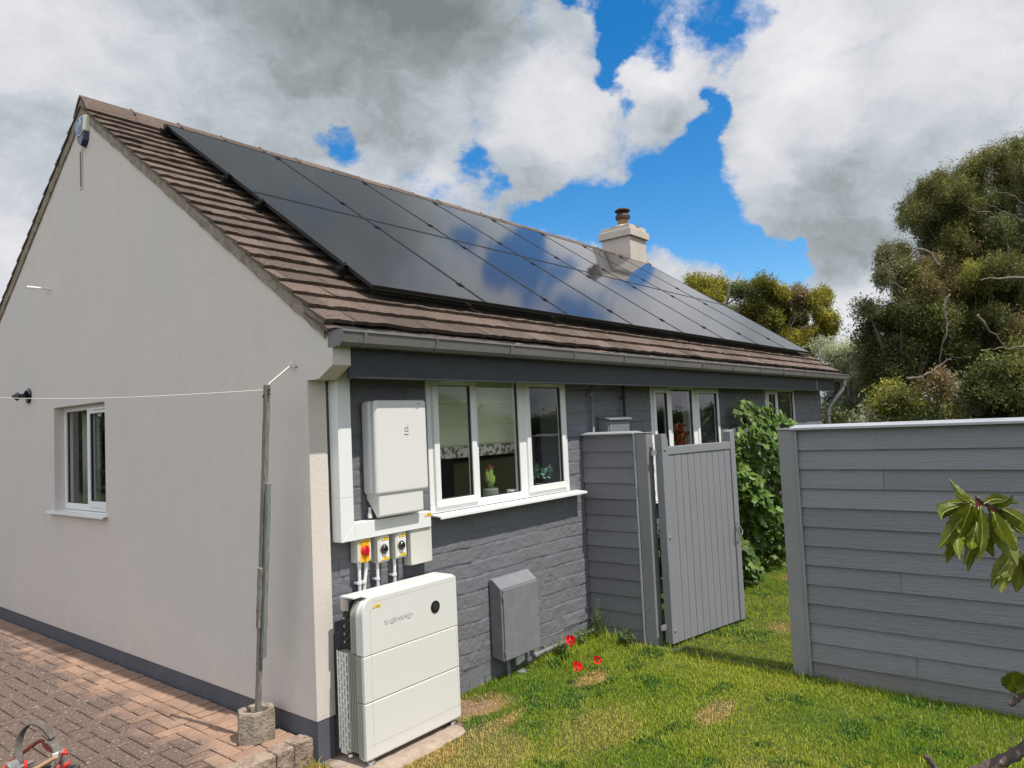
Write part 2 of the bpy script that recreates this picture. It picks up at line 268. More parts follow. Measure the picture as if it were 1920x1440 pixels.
# ------------------------------------------------------------------ helpers
class MB:
    def __init__(s, T=None): s.v = []; s.f = []; s.T = T
    def _v(s, pts):
        b = len(s.v)
        for p in pts:
            p = Vector(p); s.v.append(tuple(s.T @ p) if s.T is not None else tuple(p))
        return b
    def box(s, x0, x1, y0, y1, z0, z1):
        b = s._v([(x0, y0, z0), (x1, y0, z0), (x1, y1, z0), (x0, y1, z0), (x0, y0, z1), (x1, y0, z1), (x1, y1, z1), (x0, y1, z1)])
        s.f += [tuple(b+i for i in q) for q in ((0, 3, 2, 1), (4, 5, 6, 7), (0, 1, 5, 4), (1, 2, 6, 5), (2, 3, 7, 6), (3, 0, 4, 7))]; return s
    def prism(s, prof, ax, a, b_):
        """prof: 2D points in the two other axes (in xyz order), extruded along ax from a to b_"""
        n = len(prof)
        def mk(p, t):
            q = list(p); q.insert('xyz'.index(ax), t); return q
        b = s._v([mk(p, a) for p in prof]+[mk(p, b_) for p in prof])
        s.f.append(tuple(b+i for i in range(n))); s.f.append(tuple(b+n+i for i in reversed(range(n))))
        s.f += [(b+i, b+(i+1) % n, b+n+(i+1) % n, b+n+i) for i in range(n)]; return s
    def tube(s, pts, rad, n=8, caps=True):
        pts = [Vector(p) for p in pts]
        if isinstance(rad, (int, float)): rad = [rad]*len(pts)
        prev = None; rings = []
        for i, p in enumerate(pts):
            t = (pts[min(i+1, len(pts)-1)]-pts[max(i-1, 0)])
            t = t.normalized() if t.length > 1e-9 else Vector((0, 0, 1))
            if prev is None:
                a = t.cross(Vector((0, 0, 1)));
                if a.length < .05: a = t.cross(Vector((1, 0, 0)))
                a.normalize()
            else:
                a = prev-t*prev.dot(t)
                a.normalize()
            prev = a; c = t.cross(a)
            rings.append(s._v([p+(a*math.cos(2*math.pi*k/n)+c*math.sin(2*math.pi*k/n))*rad[i] for k in range(n)]))
        for i in range(len(rings)-1):
            for k in range(n):
                s.f.append((rings[i]+k, rings[i]+(k+1) % n, rings[i+1]+(k+1) % n, rings[i+1]+k))
        if caps:
            s.f.append(tuple(rings[0]+k for k in reversed(range(n)))); s.f.append(tuple(rings[-1]+k for k in range(n)))
        return s
    def disc(s, c, axis, r, h, n=24, r2=None):
        axis = Vector(axis).normalized(); c = Vector(c)
        return s.tube([c, c+axis*h], [r, r if r2 is None else r2], n)
    def sphere(s, c, r, sc_=(1, 1, 1), nu=12, nv=8):
        c = Vector(c); pts = []
        for j in range(nv+1):
            th = math.pi*j/nv
            for i in range(nu):
                ph = 2*math.pi*i/nu
                pts.append(c+Vector((math.sin(th)*math.cos(ph)*r*sc_[0], math.sin(th)*math.sin(ph)*r*sc_[1], math.cos(th)*r*sc_[2])))
        b = s._v(pts)
        for j in range(nv):
            for i in range(nu): s.f.append((b+j*nu+i, b+(j+1)*nu+i, b+(j+1)*nu+(i+1) % nu, b+j*nu+(i+1) % nu))
        return s
    def poly(s, pts): b = s._v(pts); s.f.append(tuple(range(b, b+len(pts)))); return s
    def build(s, name, m, parent=None, smooth=False, bevel=0, seg=2, local=False):
        me = bpy.data.meshes.new(name); me.from_pydata(s.v, [], s.f); me.update()
        if isinstance(m, str): m = M[m]
        me.materials.append(m)
        bm = bmesh.new(); bm.from_mesh(me); bmesh.ops.recalc_face_normals(bm, faces=bm.faces); bm.to_mesh(me); bm.free()
        o = bpy.data.objects.new(name, me); COL.objects.link(o)
        if smooth:
            me.polygons.foreach_set('use_smooth', [True]*len(me.polygons))
        if bevel:
            b = o.modifiers.new('bevel', 'BEVEL'); b.width = bevel; b.segments = seg; b.limit_method = 'ANGLE'; b.angle_limit = R_(35); b.harden_normals = False
        if parent is not None:
            o.parent = parent
            if not local:
                bpy.context.view_layer.update()
                o.matrix_parent_inverse = parent.matrix_world.inverted()
        return o
def tag(o, label=None, cat=None, group=None, kind=None):
    if label: o['label'] = label
    if cat: o['category'] = cat
    if group: o['group'] = group
    if kind: o['kind'] = kind
    return o
def thing(name, label, cat, loc=(0, 0, 0), group=None, rot=None):
    o = bpy.data.objects.new(name, None); COL.objects.link(o); o.location = loc; o.empty_display_size = .1
    if rot: o.rotation_euler = rot
    tag(o, label, cat, group); return o
def bx(name, m, parent, *a, bevel=.003, T=None, smooth=False): return MB(T).box(*a).build(name, m, parent, bevel=bevel, smooth=smooth)
def nmesh(name, verts, faces, m, parent=None, smooth=False, cols=None, attr='tint'):
    """numpy mesh: verts (n,3); faces (k,q) constant size"""
    me = bpy.data.meshes.new(name); verts = np.asarray(verts, np.float32); faces = np.asarray(faces, np.int32)
    me.vertices.add(len(verts)); me.vertices.foreach_set('co', verts.ravel())
    q = faces.shape[1]; me.loops.add(faces.size); me.loops.foreach_set('vertex_index', faces.ravel())
    me.polygons.add(len(faces)); me.polygons.foreach_set('loop_start', np.arange(0, faces.size, q, dtype=np.int32)); me.polygons.foreach_set('loop_total', np.full(len(faces), q, np.int32))
    if smooth: me.polygons.foreach_set('use_smooth', np.ones(len(faces), bool))
    me.update(calc_edges=True)
    if cols is not None:
        a = me.color_attributes.new(attr, 'FLOAT_COLOR', 'POINT'); c = np.ones((len(verts), 4), np.float32); c[:, :3] = cols; a.data.foreach_set('color', c.ravel())
    me.materials.append(M[m] if isinstance(m, str) else m)
    o = bpy.data.objects.new(name, me); COL.objects.link(o)
    if parent is not None:
        o.parent = parent; bpy.context.view_layer.update(); o.matrix_parent_inverse = parent.matrix_world.inverted()
    return o
def text_mesh(name, s, size, T, m, parent, extrude=.0006, sx=1.0):
    c = bpy.data.curves.new(name, 'FONT'); c.body = s; c.size = size; c.extrude = extrude; c.align_x = 'CENTER'; c.align_y = 'CENTER'
    o = bpy.data.objects.new(name+'_src', c); COL.objects.link(o); bpy.context.view_layer.update()
    me = bpy.data.meshes.new_from_object(o.evaluated_get(bpy.context.evaluated_depsgraph_get()))
    bpy.data.objects.remove(o); bpy.data.curves.remove(c)
    me.transform(Matrix.Diagonal((sx, 1, 1, 1))); me.transform(T); me.materials.clear(); me.materials.append(M[m]); me.name = name
    q = bpy.data.objects.new(name, me); COL.objects.link(q); q.parent = parent
    bpy.context.view_layer.update(); q.matrix_parent_inverse = parent.matrix_world.inverted(); return q
def frameT(o, x, y):
    """matrix with local x,y axes given and z = x cross y"""
    x = Vector(x).normalized(); y = Vector(y).normalized(); z = x.cross(y)
    return Matrix(((x.x, y.x, z.x, o[0]), (x.y, y.y, z.y, o[1]), (x.z, y.z, z.z, o[2]), (0, 0, 0, 1)))
def vnoise(x, y, seed=0):
    """cheap value noise on numpy arrays"""
    rg = np.random.default_rng(seed); tab = rg.random((256, 256))
    xi = np.floor(x).astype(int); yi = np.floor(y).astype(int); fx = x-xi; fy = y-yi; fx = fx*fx*(3-2*fx); fy = fy*fy*(3-2*fy)
    g = lambda a, b: tab[a % 256, b % 256]
    return (g(xi, yi)*(1-fx)+g(xi+1, yi)*fx)*(1-fy)+(g(xi, yi+1)*(1-fx)+g(xi+1, yi+1)*fx)*fy
def fbm(x, y, seed=0, o=4):
    s = 0; a = .5
    for k in range(o): s = s+a*vnoise(x*2**k, y*2**k, seed+k); a *= .5
    return s/(1-.5**o)

# ------------------------------------------------------------------ ground
def lawn_z(x, y):
    return -.125+.010*np.clip(x, -3, 12)-.015*np.clip(-y, -2, 6)
def make_ground():
    # one sheet out to the horizon, finer near the house
    def axis(a, b):
        near = np.linspace(a, b, 90); out = np.array([1.5, 4, 9, 20, 45, 100, 220, 500, 1200])
        return np.concatenate([(a-out)[::-1], near, b+out])
    X = axis(-6, 12); Y = axis(-6, 4)
    gx, gy = np.meshgrid(X, Y, indexing='ij')
    gz = lawn_z(gx, gy)+.018*(fbm(gx*2.3+9, gy*2.3+4, 3)-.5)*(np.abs(gx) < 20)*(np.abs(gy) < 20)
    # lower under the raised paving and under the house
    gz = np.where((gy > .12) & (gx < 12), gz-.06, gz)
    n, m = gx.shape; v = np.stack([gx, gy, gz], -1).reshape(-1, 3)
    i = np.arange(n-1)[:, None]*m+np.arange(m-1)[None]; f = np.stack([i, i+m, i+m+1, i+1], -1).reshape(-1, 4)
    tag(nmesh('lawn', v, f, 'lawn', smooth=True), 'short lawn of green and yellowing grass around the house', 'lawn', kind='structure')
make_ground()

def grass():
    rg = np.random.default_rng(11)
    def scatter(x0, x1, y0, y1, dens):
        n = int((x1-x0)*(y1-y0)*dens); return rg.uniform(x0, x1, n), rg.uniform(y0, y1, n)
    parts = [scatter(-1.6, 2.86, -4.2, -.0, 24000), scatter(2.95, 9.0, -2.6, -.02, 9500), scatter(-2.6, 0.0, -1.2, .04, 9000)]
    x = np.concatenate([p[0] for p in parts]); y = np.concatenate([p[1] for p in parts])
    z = lawn_z(x, y)
    # dry / bare factor
    dry = np.zeros_like(x); bare = np.zeros_like(x)
    nz = fbm(x*5+3, y*5+8, 21)
    for (cx, cy, rx, ry, s) in ((1.98, -.58, .21, .085, 1.1), (1.9, -1.58, .19, .09, 1.2), (3.95, -1.33, .18, .12, .9), (1.15, -.22, .22, .15, 1.1), (.6, -.52, .6, .09, .9), (5.9, -.75, .2, .1, .9), (.4, -.75, .5, .2, .6), (1.25, -1.1, .35, .2, .35), (.9, -2.2, .5, .4, .3), (-.35, -.08, .35, .14, .8)):
        d = ((x-cx)/rx)**2+((y-cy)/ry)**2
        dry = np.maximum(dry, s*np.clip(1.6-d+(nz-.5)*1.6, 0, 1))
    slab = (x > .0) & (x < .87) & (y > -.44); keep = ~slab
    bare = np.clip(1.3-(((x-1.12)/.20)**2+((y+.18)/.12)**2), 0, 1)
    keep &= rg.random(len(x)) > bare*.75
    keep &= ~((x < 0) & (y > .03)); keep &= ~((x > 0) & (y > -.0))
    patch = fbm(x*1.3, y*1.3, 5); keep &= rg.random(len(x)) > (.25*(patch < .4))
    x, y, z, dry = x[keep], y[keep], z[keep], dry[keep]; n = len(x)
    dcam = np.hypot(x-CAM.x, y-CAM.y)
    L = rg.uniform(.009, .022, n)*np.where(rg.random(n) > .96, 1.9, 1)*(1+.25*(fbm(x*3, y*3, 9)-.5))
    # longer tufts along walls, posts and the kerb
    edge = ((y > -.07) & (x > 1.0)) | ((x > 2.70) & (x < 2.86)) | ((y > -.10) & (x < 0)) | ((x > 2.82) & (x < 3.2) & (y > -.95) & (y < -.45))
    L = np.where(edge & (rg.random(n) < .35), L*rg.uniform(1.2, 2.6, n), L)
    wild = (x > 2.05) & (x < 3.3) & (y > -.34) & (rg.random(n) < .75); L = np.where(wild, L*rg.uniform(1.2, 3.3, n), L)
    L *= (1-.35*np.clip(dry, 0, 1))
    w = rg.uniform(.0010, .0019, n)*(1+.10*dcam)*np.where(wild, 1.1, 1)
    w = w*np.where(fbm(x*5.5+40, y*5.5+7, 77) > .63, 1.7, 1)
    a = rg.uniform(0, 2*np.pi, n); lean = rg.uniform(.1, .95, n)*L; la = a+rg.uniform(-.7, .7, n)+np.pi/2
    dx, dy = np.cos(a), np.sin(a); lx, ly = np.cos(la)*lean, np.sin(la)*lean
    V = np.zeros((n, 5, 3))
    V[:, 0] = np.stack([x-dx*w, y-dy*w, z-.01], -1); V[:, 1] = np.stack([x+dx*w, y+dy*w, z-.01], -1)
    V[:, 2] = np.stack([x+dx*w*.8+lx*.4, y+dy*w*.8+ly*.4, z+L*.6], -1); V[:, 3] = np.stack([x-dx*w*.8+lx*.4, y-dy*w*.8+ly*.4, z+L*.6], -1)
    V[:, 4] = np.stack([x+lx, y+ly, z+L], -1)
    b = np.arange(n)[:, None]*5
    F = np.concatenate([b+np.array([[0, 1, 2]]), b+np.array([[0, 2, 3]]), b+np.array([[3, 2, 4]])])
    yel = fbm(x*1.9+2, y*1.9, 31); hue = rg.random(n)
    green = np.stack([.125+.06*yel+.06*hue, .25+.06*yel+.06*hue, .02+0*hue], -1)
    light = np.array([.38, .42, .045]); straw = np.array([.66, .47, .17])
    k = np.clip((yel-.35)*2.2+(hue-.5)*.8+.15*(y < -.9), 0, 1)[:, None]
    c = green*(1-k)+light*k
    clo = np.clip((fbm(x*5.5+40, y*5.5+7, 77)-.60)*12, 0, 1)[:, None]*(rg.random(n) > .3)[:, None]; c = c*(1-clo)+np.array([.075, .17, .03])*(.8+.5*hue[:, None])*clo
    d = np.clip(dry+(hue > .95)*.5, 0, 1)[:, None]; c = c*(1-d)+straw*(.7+.5*hue[:, None])*d
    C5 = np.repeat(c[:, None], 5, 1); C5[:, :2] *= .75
    m = bpy.data.materials.new('grass_blades'); m.use_nodes = True; nt = m.node_tree; P = nt.nodes['Principled BSDF']
    at_ = nt.nodes.new('ShaderNodeAttribute'); at_.attribute_name = 'tint'; nt.links.new(at_.outputs['Color'], P.inputs['Base Color']); P.inputs['Roughness'].default_value = .6; P.inputs['Specular IOR Level'].default_value = .25
    tr = nt.nodes.new('ShaderNodeBsdfTranslucent'); nt.links.new(at_.outputs['Color'], tr.inputs[0]); mx = nt.nodes.new('ShaderNodeMixShader'); mx.inputs[0].default_value = .3
    nt.links.new(P.outputs[0], mx.inputs[1]); nt.links.new(tr.outputs[0], mx.inputs[2]); nt.links.new(mx.outputs[0], nt.nodes['Material Output'].inputs[0])
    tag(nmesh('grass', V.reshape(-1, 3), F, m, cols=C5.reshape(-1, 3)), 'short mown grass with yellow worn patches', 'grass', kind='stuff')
grass()

def paving():
    rg = random.Random(5)
    mb = MB()
    W_, H_ = .10, .20
    def blk(x0, x1, y0, y1):
        g = .0036; gy_ = .0055; z = .0+rg.uniform(-.0025, .0025); t1, t2 = rg.uniform(-.0018, .0018), rg.uniform(-.0018, .0018)
        x0 += g; x1 -= g; y0 += gy_; y1 -= gy_; c = .0085
        pts = []
        for (ix, dz) in ((0, -.05), (0, -.006), (c, 0)):
            for (xx, yy) in ((x0+ix, y0+ix), (x1-ix, y0+ix), (x1-ix, y1-ix), (x0+ix, y1-ix)):
                pts.append((xx, yy, z+dz+t1*(1 if xx > (x0+x1)/2 else -1)+t2*(1 if yy > (y0+y1)/2 else -1)))
        b = mb._v(pts)
        for k in range(2):
            for i in range(4): mb.f.append((b+4*k+i, b+4*k+(i+1) % 4, b+4*k+4+(i+1) % 4, b+4*k+4+i))
        mb.f.append((b+8, b+9, b+10, b+11))
    # header course along the wall, then herringbone
    y = .18
    k = 0
    while y < 8.2: blk(-.205, -.005, y, y+.1); y += .1
    y = .18
    xs = -.205
    # 90 degree herringbone clipped to the paved area
    u = .1
    for i in range(-4, 90):
        for j in range(-60, 90):
            # cell (i,j) lattice: herringbone with period 4
            s = (i+j) % 4
            x = xs-(i+1)*u; yy = .18+j*u
            if yy < .179 or yy > 8.2 or x < -3.6: continue
            if s == 0:     # horizontal block covers (i,j),(i+1,j)
                if i >= 0: blk(x-u, x+u, yy, yy+u)
                elif i == -1: blk(x-u, x, yy, yy+u)
            elif s == 2:   # vertical block covers (i,j),(i,j+1)
                if i >= 0: blk(x, x+u, yy, yy+2*u)
    def ex(nt, P, last):
        N = nt.nodes; L = nt.links; g = N.new('ShaderNodeNewGeometry')
        # island tint
        rp = N.new('ShaderNodeMapRange'); L.new(g.outputs['Random Per Island'], rp.inputs[0]); rp.inputs[3].default_value = .88; rp.inputs[4].default_value = 1.1
        v = N.new('ShaderNodeVectorMath'); v.operation = 'SCALE'; L.new(last, v.inputs[0]); L.new(rp.outputs[0], v.inputs['Scale'])
        # lichen and grime away from the wall
        sp = N.new('ShaderNodeSeparateXYZ'); L.new(g.outputs['Position'], sp.inputs[0])
        t = N.new('ShaderNodeTexNoise'); t.inputs['Scale'].default_value = 2.4; t.inputs['Detail'].default_value = 6; L.new(g.outputs['Position'], t.inputs['Vector'])
        a = N.new('ShaderNodeMath'); a.operation = 'MULTIPLY_ADD'; L.new(t.outputs['Fac'], a.inputs[0]); a.inputs[1].default_value = .9; q = N.new('ShaderNodeMath'); q.operation = 'MULTIPLY_ADD'; L.new(g.outputs['Random Per Island'], q.inputs[0]); q.inputs[1].default_value = .16; L.new(sp.outputs[0], q.inputs[2]); L.new(q.outputs[0], a.inputs[2])
        b = N.new('ShaderNodeMath'); b.operation = 'MULTIPLY_ADD'; L.new(sp.outputs[1], b.inputs[0]); b.inputs[1].default_value = -.06; L.new(a.outputs[0], b.inputs[2])
        r = N.new('ShaderNodeMapRange'); r.interpolation_type = 'SMOOTHSTEP'; L.new(b.outputs[0], r.inputs[0]); r.inputs[1].default_value = .22; r.inputs[2].default_value = -.12
        t2 = N.new('ShaderNodeTexNoise'); t2.inputs['Scale'].default_value = 62; t2.inputs['Detail'].default_value = 4; L.new(g.outputs['Position'], t2.inputs['Vector'])
        rr = N.new('ShaderNodeValToRGB'); L.new(t2.outputs['Fac'], rr.inputs[0]); e = rr.color_ramp.elements
        e[0].position = .42; e[0].color = (.11, .073, .057, 1); e[1].position = .73; e[1].color = (.46, .36, .29, 1); x = e.new(.60); x.color = (.14, .098, .08, 1)
        mx = N.new('ShaderNodeMix'); mx.data_type = 'RGBA'; L.new(r.outputs[0], mx.inputs[0]); L.new(v.outputs[0], mx.inputs[6]); L.new(rr.outputs[0], mx.inputs[7]); L.new(mx.outputs[2], P.inputs['Base Color'])
    M['paver'] = mat('clay_block_paver', (.29, .18, .125), .95, bump=[(180, .7, .004), (50, .5, .004)], var=[(60, (.38, .26, .18), .5, .72, 7), (7, (.24, .145, .105), .5, .75, 5), (200, (.55, .42, .33), .68, .76, 4)], extra=ex)
    o = mb.build('block_paving', 'paver'); tag(o, 'orange and grey block paving beside the gable wall', 'paving', kind='structure')
    base = MB(); base.box(-3.65, .0, .178, 8.3, -.16, -.012); M['joint'] = mat('paving_joint_sand', (.075, .055, .042), 1, bump=[(120, .8, .004)], var=[(30, (.12, .095, .07), .5, .7, 4)])
    tag(base.build('path_bed', 'joint'), 'dark joint sand under the block paving', 'path bed', kind='structure')
paving()

def rough_box(mb, x0, x1, y0, y1, z0, z1, rg, n=(4, 2, 3), amp=.006, rnd=.012):
    """a box with subdivided noisy faces and rounded corners, as one closed shell"""
    nx, ny, nz = n; idx = {}
    def P(i, j, k):
        if (i, j, k) in idx: return idx[(i, j, k)]
        x = x0+(x1-x0)*i/nx; y = y0+(y1-y0)*j/ny; z = z0+(z1-z0)*k/nz
        ed = (i in (0, nx))+(j in (0, ny))+(k in (0, nz))
        c = Vector(((x0+x1)/2, (y0+y1)/2, (z0+z1)/2)); p = Vector((x, y, z))
        if ed >= 2:
            d = Vector(((1 if i == 0 else -1) if i in (0, nx) else 0, (1 if j == 0 else -1) if j in (0, ny) else 0, (1 if k == 0 else -1) if k in (0, nz) else 0)); p += d*rnd*.5
        p += Vector((rg.uniform(-amp, amp), rg.uniform(-amp, amp), rg.uniform(-amp, amp)))
        idx[(i, j, k)] = mb._v([p]); return idx[(i, j, k)]
    for (a, b, c, fix) in ((nx, ny, 2, nz), (nx, nz, 1, ny), (ny, nz, 0, nx)):
        for s in (0, fix):
            for i in range(a):
                for j in range(b):
                    q = [(i, j), (i+1, j), (i+1, j+1), (i, j+1)]
                    if c == 2: ids = [P(u, v, s) for u, v in q]
                    elif c == 1: ids = [P(u, s, v) for u, v in q]
                    else: ids = [P(s, u, v) for u, v in q]
                    mb.f.append(tuple(ids))
def kerbs():
    rg = random.Random(3); x = .065; i = 0
    names = ['pale kerb stone butting against the corner of the house', 'dark mossy kerb stone, second from the corner of the house', 'lichen spotted kerb stone, third from the corner of the house',
             'kerb stone fourth from the corner of the house', 'kerb stone fifth from the corner of the house', 'kerb stone sixth from the corner of the house', 'kerb stone seventh from the corner of the house', 'last kerb stone in the row beside the tool bag']
    while i < 8:
        w = (.185, .12, .2, .2, .21, .2, .2, .2)[i]
        mb = MB(); rough_box(mb, x-w+.003, x, .055-.01*i*.5, .172, -.2, .016-.004*(i % 3), rg, (6, 5, 5), .0028, .006)
        o = mb.build('kerb_stone', 'kerb', bevel=.006)
        tag(o, names[i], 'kerb stone', 'kerb stones edging the block paving'); x -= w; i += 1
kerbs()
rg_ = random.Random(8)
mb = MB(); rough_box(mb, .02, .86, -.44, -.005, -.2, -.112, rg_, (14, 6, 2), .004, .02); tag(mb.build('concrete_slab', 'slab', smooth=True), 'rough concrete slab under the white battery', 'slab')
v = []; n_ = 26
gx, gy = np.meshgrid(np.linspace(-.02, 1.75, 60), np.linspace(-.46, .02, 22), indexing='ij')
wx = np.minimum(np.minimum((gx+.02)/.2, (1.75-gx)/.8), np.minimum((gy+.46)/.2, 1)); gz = lawn_z(gx, gy)+.012*np.clip(wx, -1, 1)-.006+.008*(fbm(gx*14, gy*14, 4)-.5)
i = np.arange(59)[:, None]*22+np.arange(21)[None]
tag(nmesh('bare_soil', np.stack([gx, gy, gz], -1).reshape(-1, 3), np.stack([i, i+22, i+23, i+1], -1).reshape(-1, 4), 'soil', smooth=True), 'bare dry soil along the foot of the grey wall', 'soil', kind='structure')

# ------------------------------------------------------------------ the bungalow
XE = 10.02                       # far end of the long wall
A = 0.6026; CA, SA, TA = math.cos(A), math.sin(A), math.tan(A)
PO = Vector((0.5754, 0.0793, 2.7801))-Vector((0, CA, SA))*.03   # lower left corner of the panel field (panel plane)
YR = 3.25
def roof_z(y): return PO.z-.118+(y-PO.y)*TA      # top of tiles, front slope
ZR = roof_z(YR)
house = thing('bungalow', 'cream rendered bungalow with grey painted long wall and brown tiled roof', 'bungalow', (0, 0, 0))
def gable():
    zt = lambda y: (roof_z(y) if y < YR else roof_z(2*YR-y))-.115
    W0, W1, Z0, Z1 = 2.872, 4.008, 1.185, 2.145   # window opening (y, z)
    yb = 2*YR; zp = .115; T_ = .13
    me = []
    mb = MB()
    rev = .085
    def q(*p): mb.poly([(0, a, b) for a, b in p])
    ys = [0, W0, W1, yb]
    q((0, zp), (W0, zp), (W0, Z0), (0, Z0)); q((W0, zp), (W1, zp), (W1, Z0), (W0, Z0)); q((W1, zp), (yb, zp), (yb, Z0), (W1, Z0))
    q((0, Z0), (W0, Z0), (W0, Z1), (0, Z1)); q((W1, Z0), (yb, Z0), (yb, Z1), (W1, Z1))
    q((0, Z1), (W0, Z1), (W1, Z1), (yb, Z1), (yb, zt(yb)), (YR, zt(YR)), (0, zt(0)))
    # corbel end and returns
    q((0, 2.107), (0, zt(0)), (-.25, zt(-.25)+.0), (-.25, 2.18), (-.112, 2.107))
    # reveals
    for a, b in (((W0, Z0), (W0, Z1)), ((W0, Z1), (W1, Z1)), ((W1, Z1), (W1, Z0)), ((W1, Z0), (W0, Z0))):
        mb.poly([(0, *a), (0, *b), (rev+.08, *b), (rev+.08, *a)])
    mb.poly([(0, 0, zp), (0, 0, 2.107), (T_, 0, 2.107), (T_, 0, zp)])            # pier face
    mb.poly([(T_, 0, zp), (T_, 0, 2.107), (T_, .03, 2.107), (T_, .03, zp)])
    mb.poly([(0, 0, zp), (T_, 0, zp), (T_, .03, zp), (0, .03, zp)])
    mb.poly([(0, -.25, 2.18), (T_, -.25, 2.18), (T_, -.25, 2.34), (0, -.25, 2.34)])  # corbel front
    mb.poly([(0, -.25, 2.18), (T_, -.25, 2.18), (T_, -.112, 2.107), (0, -.112, 2.107)])
    mb.poly([(0, 0, 2.107), (T_, 0, 2.107), (T_, -.112, 2.107), (0, -.112, 2.107)])
    mb.poly([(T_, 0, 2.107), (T_, -.112, 2.107), (T_, -.25, 2.18), (T_, -.25, 2.34), (T_, 0, 2.34)])
    # back wall and inner skin so the shell is closed to light
    mb.box(.0, XE, yb-.2, yb-.002, -.2, zt(yb)-.05)
    mb.build('gable_wall', 'render', house)
    p = MB(); p.box(.006, .128, .004, yb-.01, -.3, .113); p.build('plinth', 'plinth', house, bevel=.004)
    # inner lining blocks light through the walls
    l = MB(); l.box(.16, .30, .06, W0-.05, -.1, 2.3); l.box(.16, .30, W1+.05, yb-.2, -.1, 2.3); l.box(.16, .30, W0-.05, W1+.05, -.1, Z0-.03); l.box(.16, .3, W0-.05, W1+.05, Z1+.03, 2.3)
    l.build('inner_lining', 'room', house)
    # far gable, plain
    f = MB(); f.prism([(0.03, -.2), (yb, -.2), (yb, zt(yb)), (YR, zt(YR)), (-.0, zt(0)), (0.03, 2.1)], 'x', XE-.12, XE); f.build('far_gable_wall', 'block', house)
    # narrow vent slot under the alarm
    M['slotframe'] = mat('slot_surround', (.60, .55, .48), .8); M['slotdark'] = mat('slot_inside', (.16, .135, .12), .9)
    s = MB(); s.box(-.008, -.0015, 3.262, 3.316, 4.07, 4.43); s.build('slot_vent', M['slotframe'], house)
    s = MB(); s.box(-.0105, -.0075, 3.274, 3.304, 4.09, 4.41); s.build('slot_opening', M['slotdark'], house)
gable()
def facade():
    X0, X1, Z0, Z1 = .0, XE, -.28, 2.2; d = .0075
    wins = [(.985, 2.675, 1.195, 2.2), (4.22, 5.96, .93, 2.2), (7.51, 8.72, .93, 2.2)]
    nx = int((X1-X0)/d); nz = int((Z1-Z0)/d)
    x = X0+np.arange(nx+1)*d; z = Z0+np.arange(nz+1)*d; gx, gz = np.meshgrid(x, z, indexing='ij')
    rg = np.random.default_rng(4); ch = .1075
    zw = gz+.004*np.sin(gx*5.1)+.003*np.sin(gx*13.7+1)
    row = np.floor((zw-Z0)/ch).astype(int); fz = (zw-Z0)/ch-row
    h = np.zeros_like(gx); nrow = row.max()+1
    dx_edge = np.zeros_like(gx); off = np.zeros_like(gx); tilt = np.zeros_like(gx); rockk = np.zeros_like(gx)
    for r in range(nrow):
        cuts = [X0-rg.uniform(0, .3)]
        while cuts[-1] < X1: cuts.append(cuts[-1]+rg.choice([.215, .30, .44, .44, .33, .26]))
        cuts = np.array(cuts); m_ = row == r; xx = gx[m_]; k = np.searchsorted(cuts, xx)-1
        dx_edge[m_] = np.minimum(xx-cuts[k], cuts[k+1]-xx)
        ro = rg.uniform(-.0025, .0025, len(cuts)+2); rk = rg.uniform(.3, 2.2, len(cuts)+2); tl = rg.uniform(-.004, .002, len(cuts)+2)
        off[m_] = ro[k]; rockk[m_] = rk[k]; tilt[m_] = tl[k]*(fz[m_]-.5)
    dz_edge = np.minimum(fz, 1-fz)*ch; e = np.minimum(dx_edge, dz_edge+.001)
    groove = np.clip(1-e/.0072, 0, 1)*np.clip(fbm(gx*7, gz*7, 91)*2.2-.25, .15, 1.1)
    rock = (fbm(gx*17, gz*20, 51, 4)-.5)*.0055*rockk+(fbm(gx*60, gz*66, 61, 3)-.5)*.0045
    body = np.clip(e/.008, .2, 1)
    h = -.0075*groove*(1+1.6*np.clip((gz-1.55)/.1, 0, 1))+body*(rock+off+tilt)+.002*(fbm(gx*30, gz*30, 71)-.5)
    
    below = gz < .03
    h = np.where(below, h*.5-.004, h)
    y = .018-h
    v = np.stack([gx, y, gz], -1).reshape(-1, 3)
    i = (np.arange(nx)[:, None]*(nz+1)+np.arange(nz)[None])
    cx = (gx[:-1, :-1]+gx[1:, 1:])/2; cz = (gz[:-1, :-1]+gz[1:, 1:])/2; ok = np.ones_like(cx, bool)
    for a, b, c, d_ in wins: ok &= ~((cx > a) & (cx < b) & (cz > c) & (cz < d_))
    ok &= cx > .06
    f = np.stack([i, i+nz+1, i+nz+2, i+1], -1)[ok]
    nmesh('long_wall', v, f, 'block', house, smooth=True)
    # reveals and the solid wall core behind
    mb = MB()
    segs = [(.13, .985), (2.675, 4.22), (5.96, 7.51), (8.72, XE-.13)]
    for a, b in segs: mb.box(a, b, .035, .30, -.28, 2.2)
    for a, b, c, d_ in wins: mb.box(a+.001, b-.001, .035, .30, -.28, c-.002)
    mb.build('wall_core', 'block', house)
    # beam and soffit
    mb = MB(); mb.box(.134, 9.93, -.236, -.205, 2.105, 2.33); mb.box(.134, XE+.02, -.205, .35, 2.19, 2.23); mb.build('fascia_beam', 'beam', house, bevel=.003)
    mb = MB(); mb.box(8.98, 9.06, -.240, -.2365, 2.12, 2.28); mb.build('beam_joint', 'gutter', house)
facade()
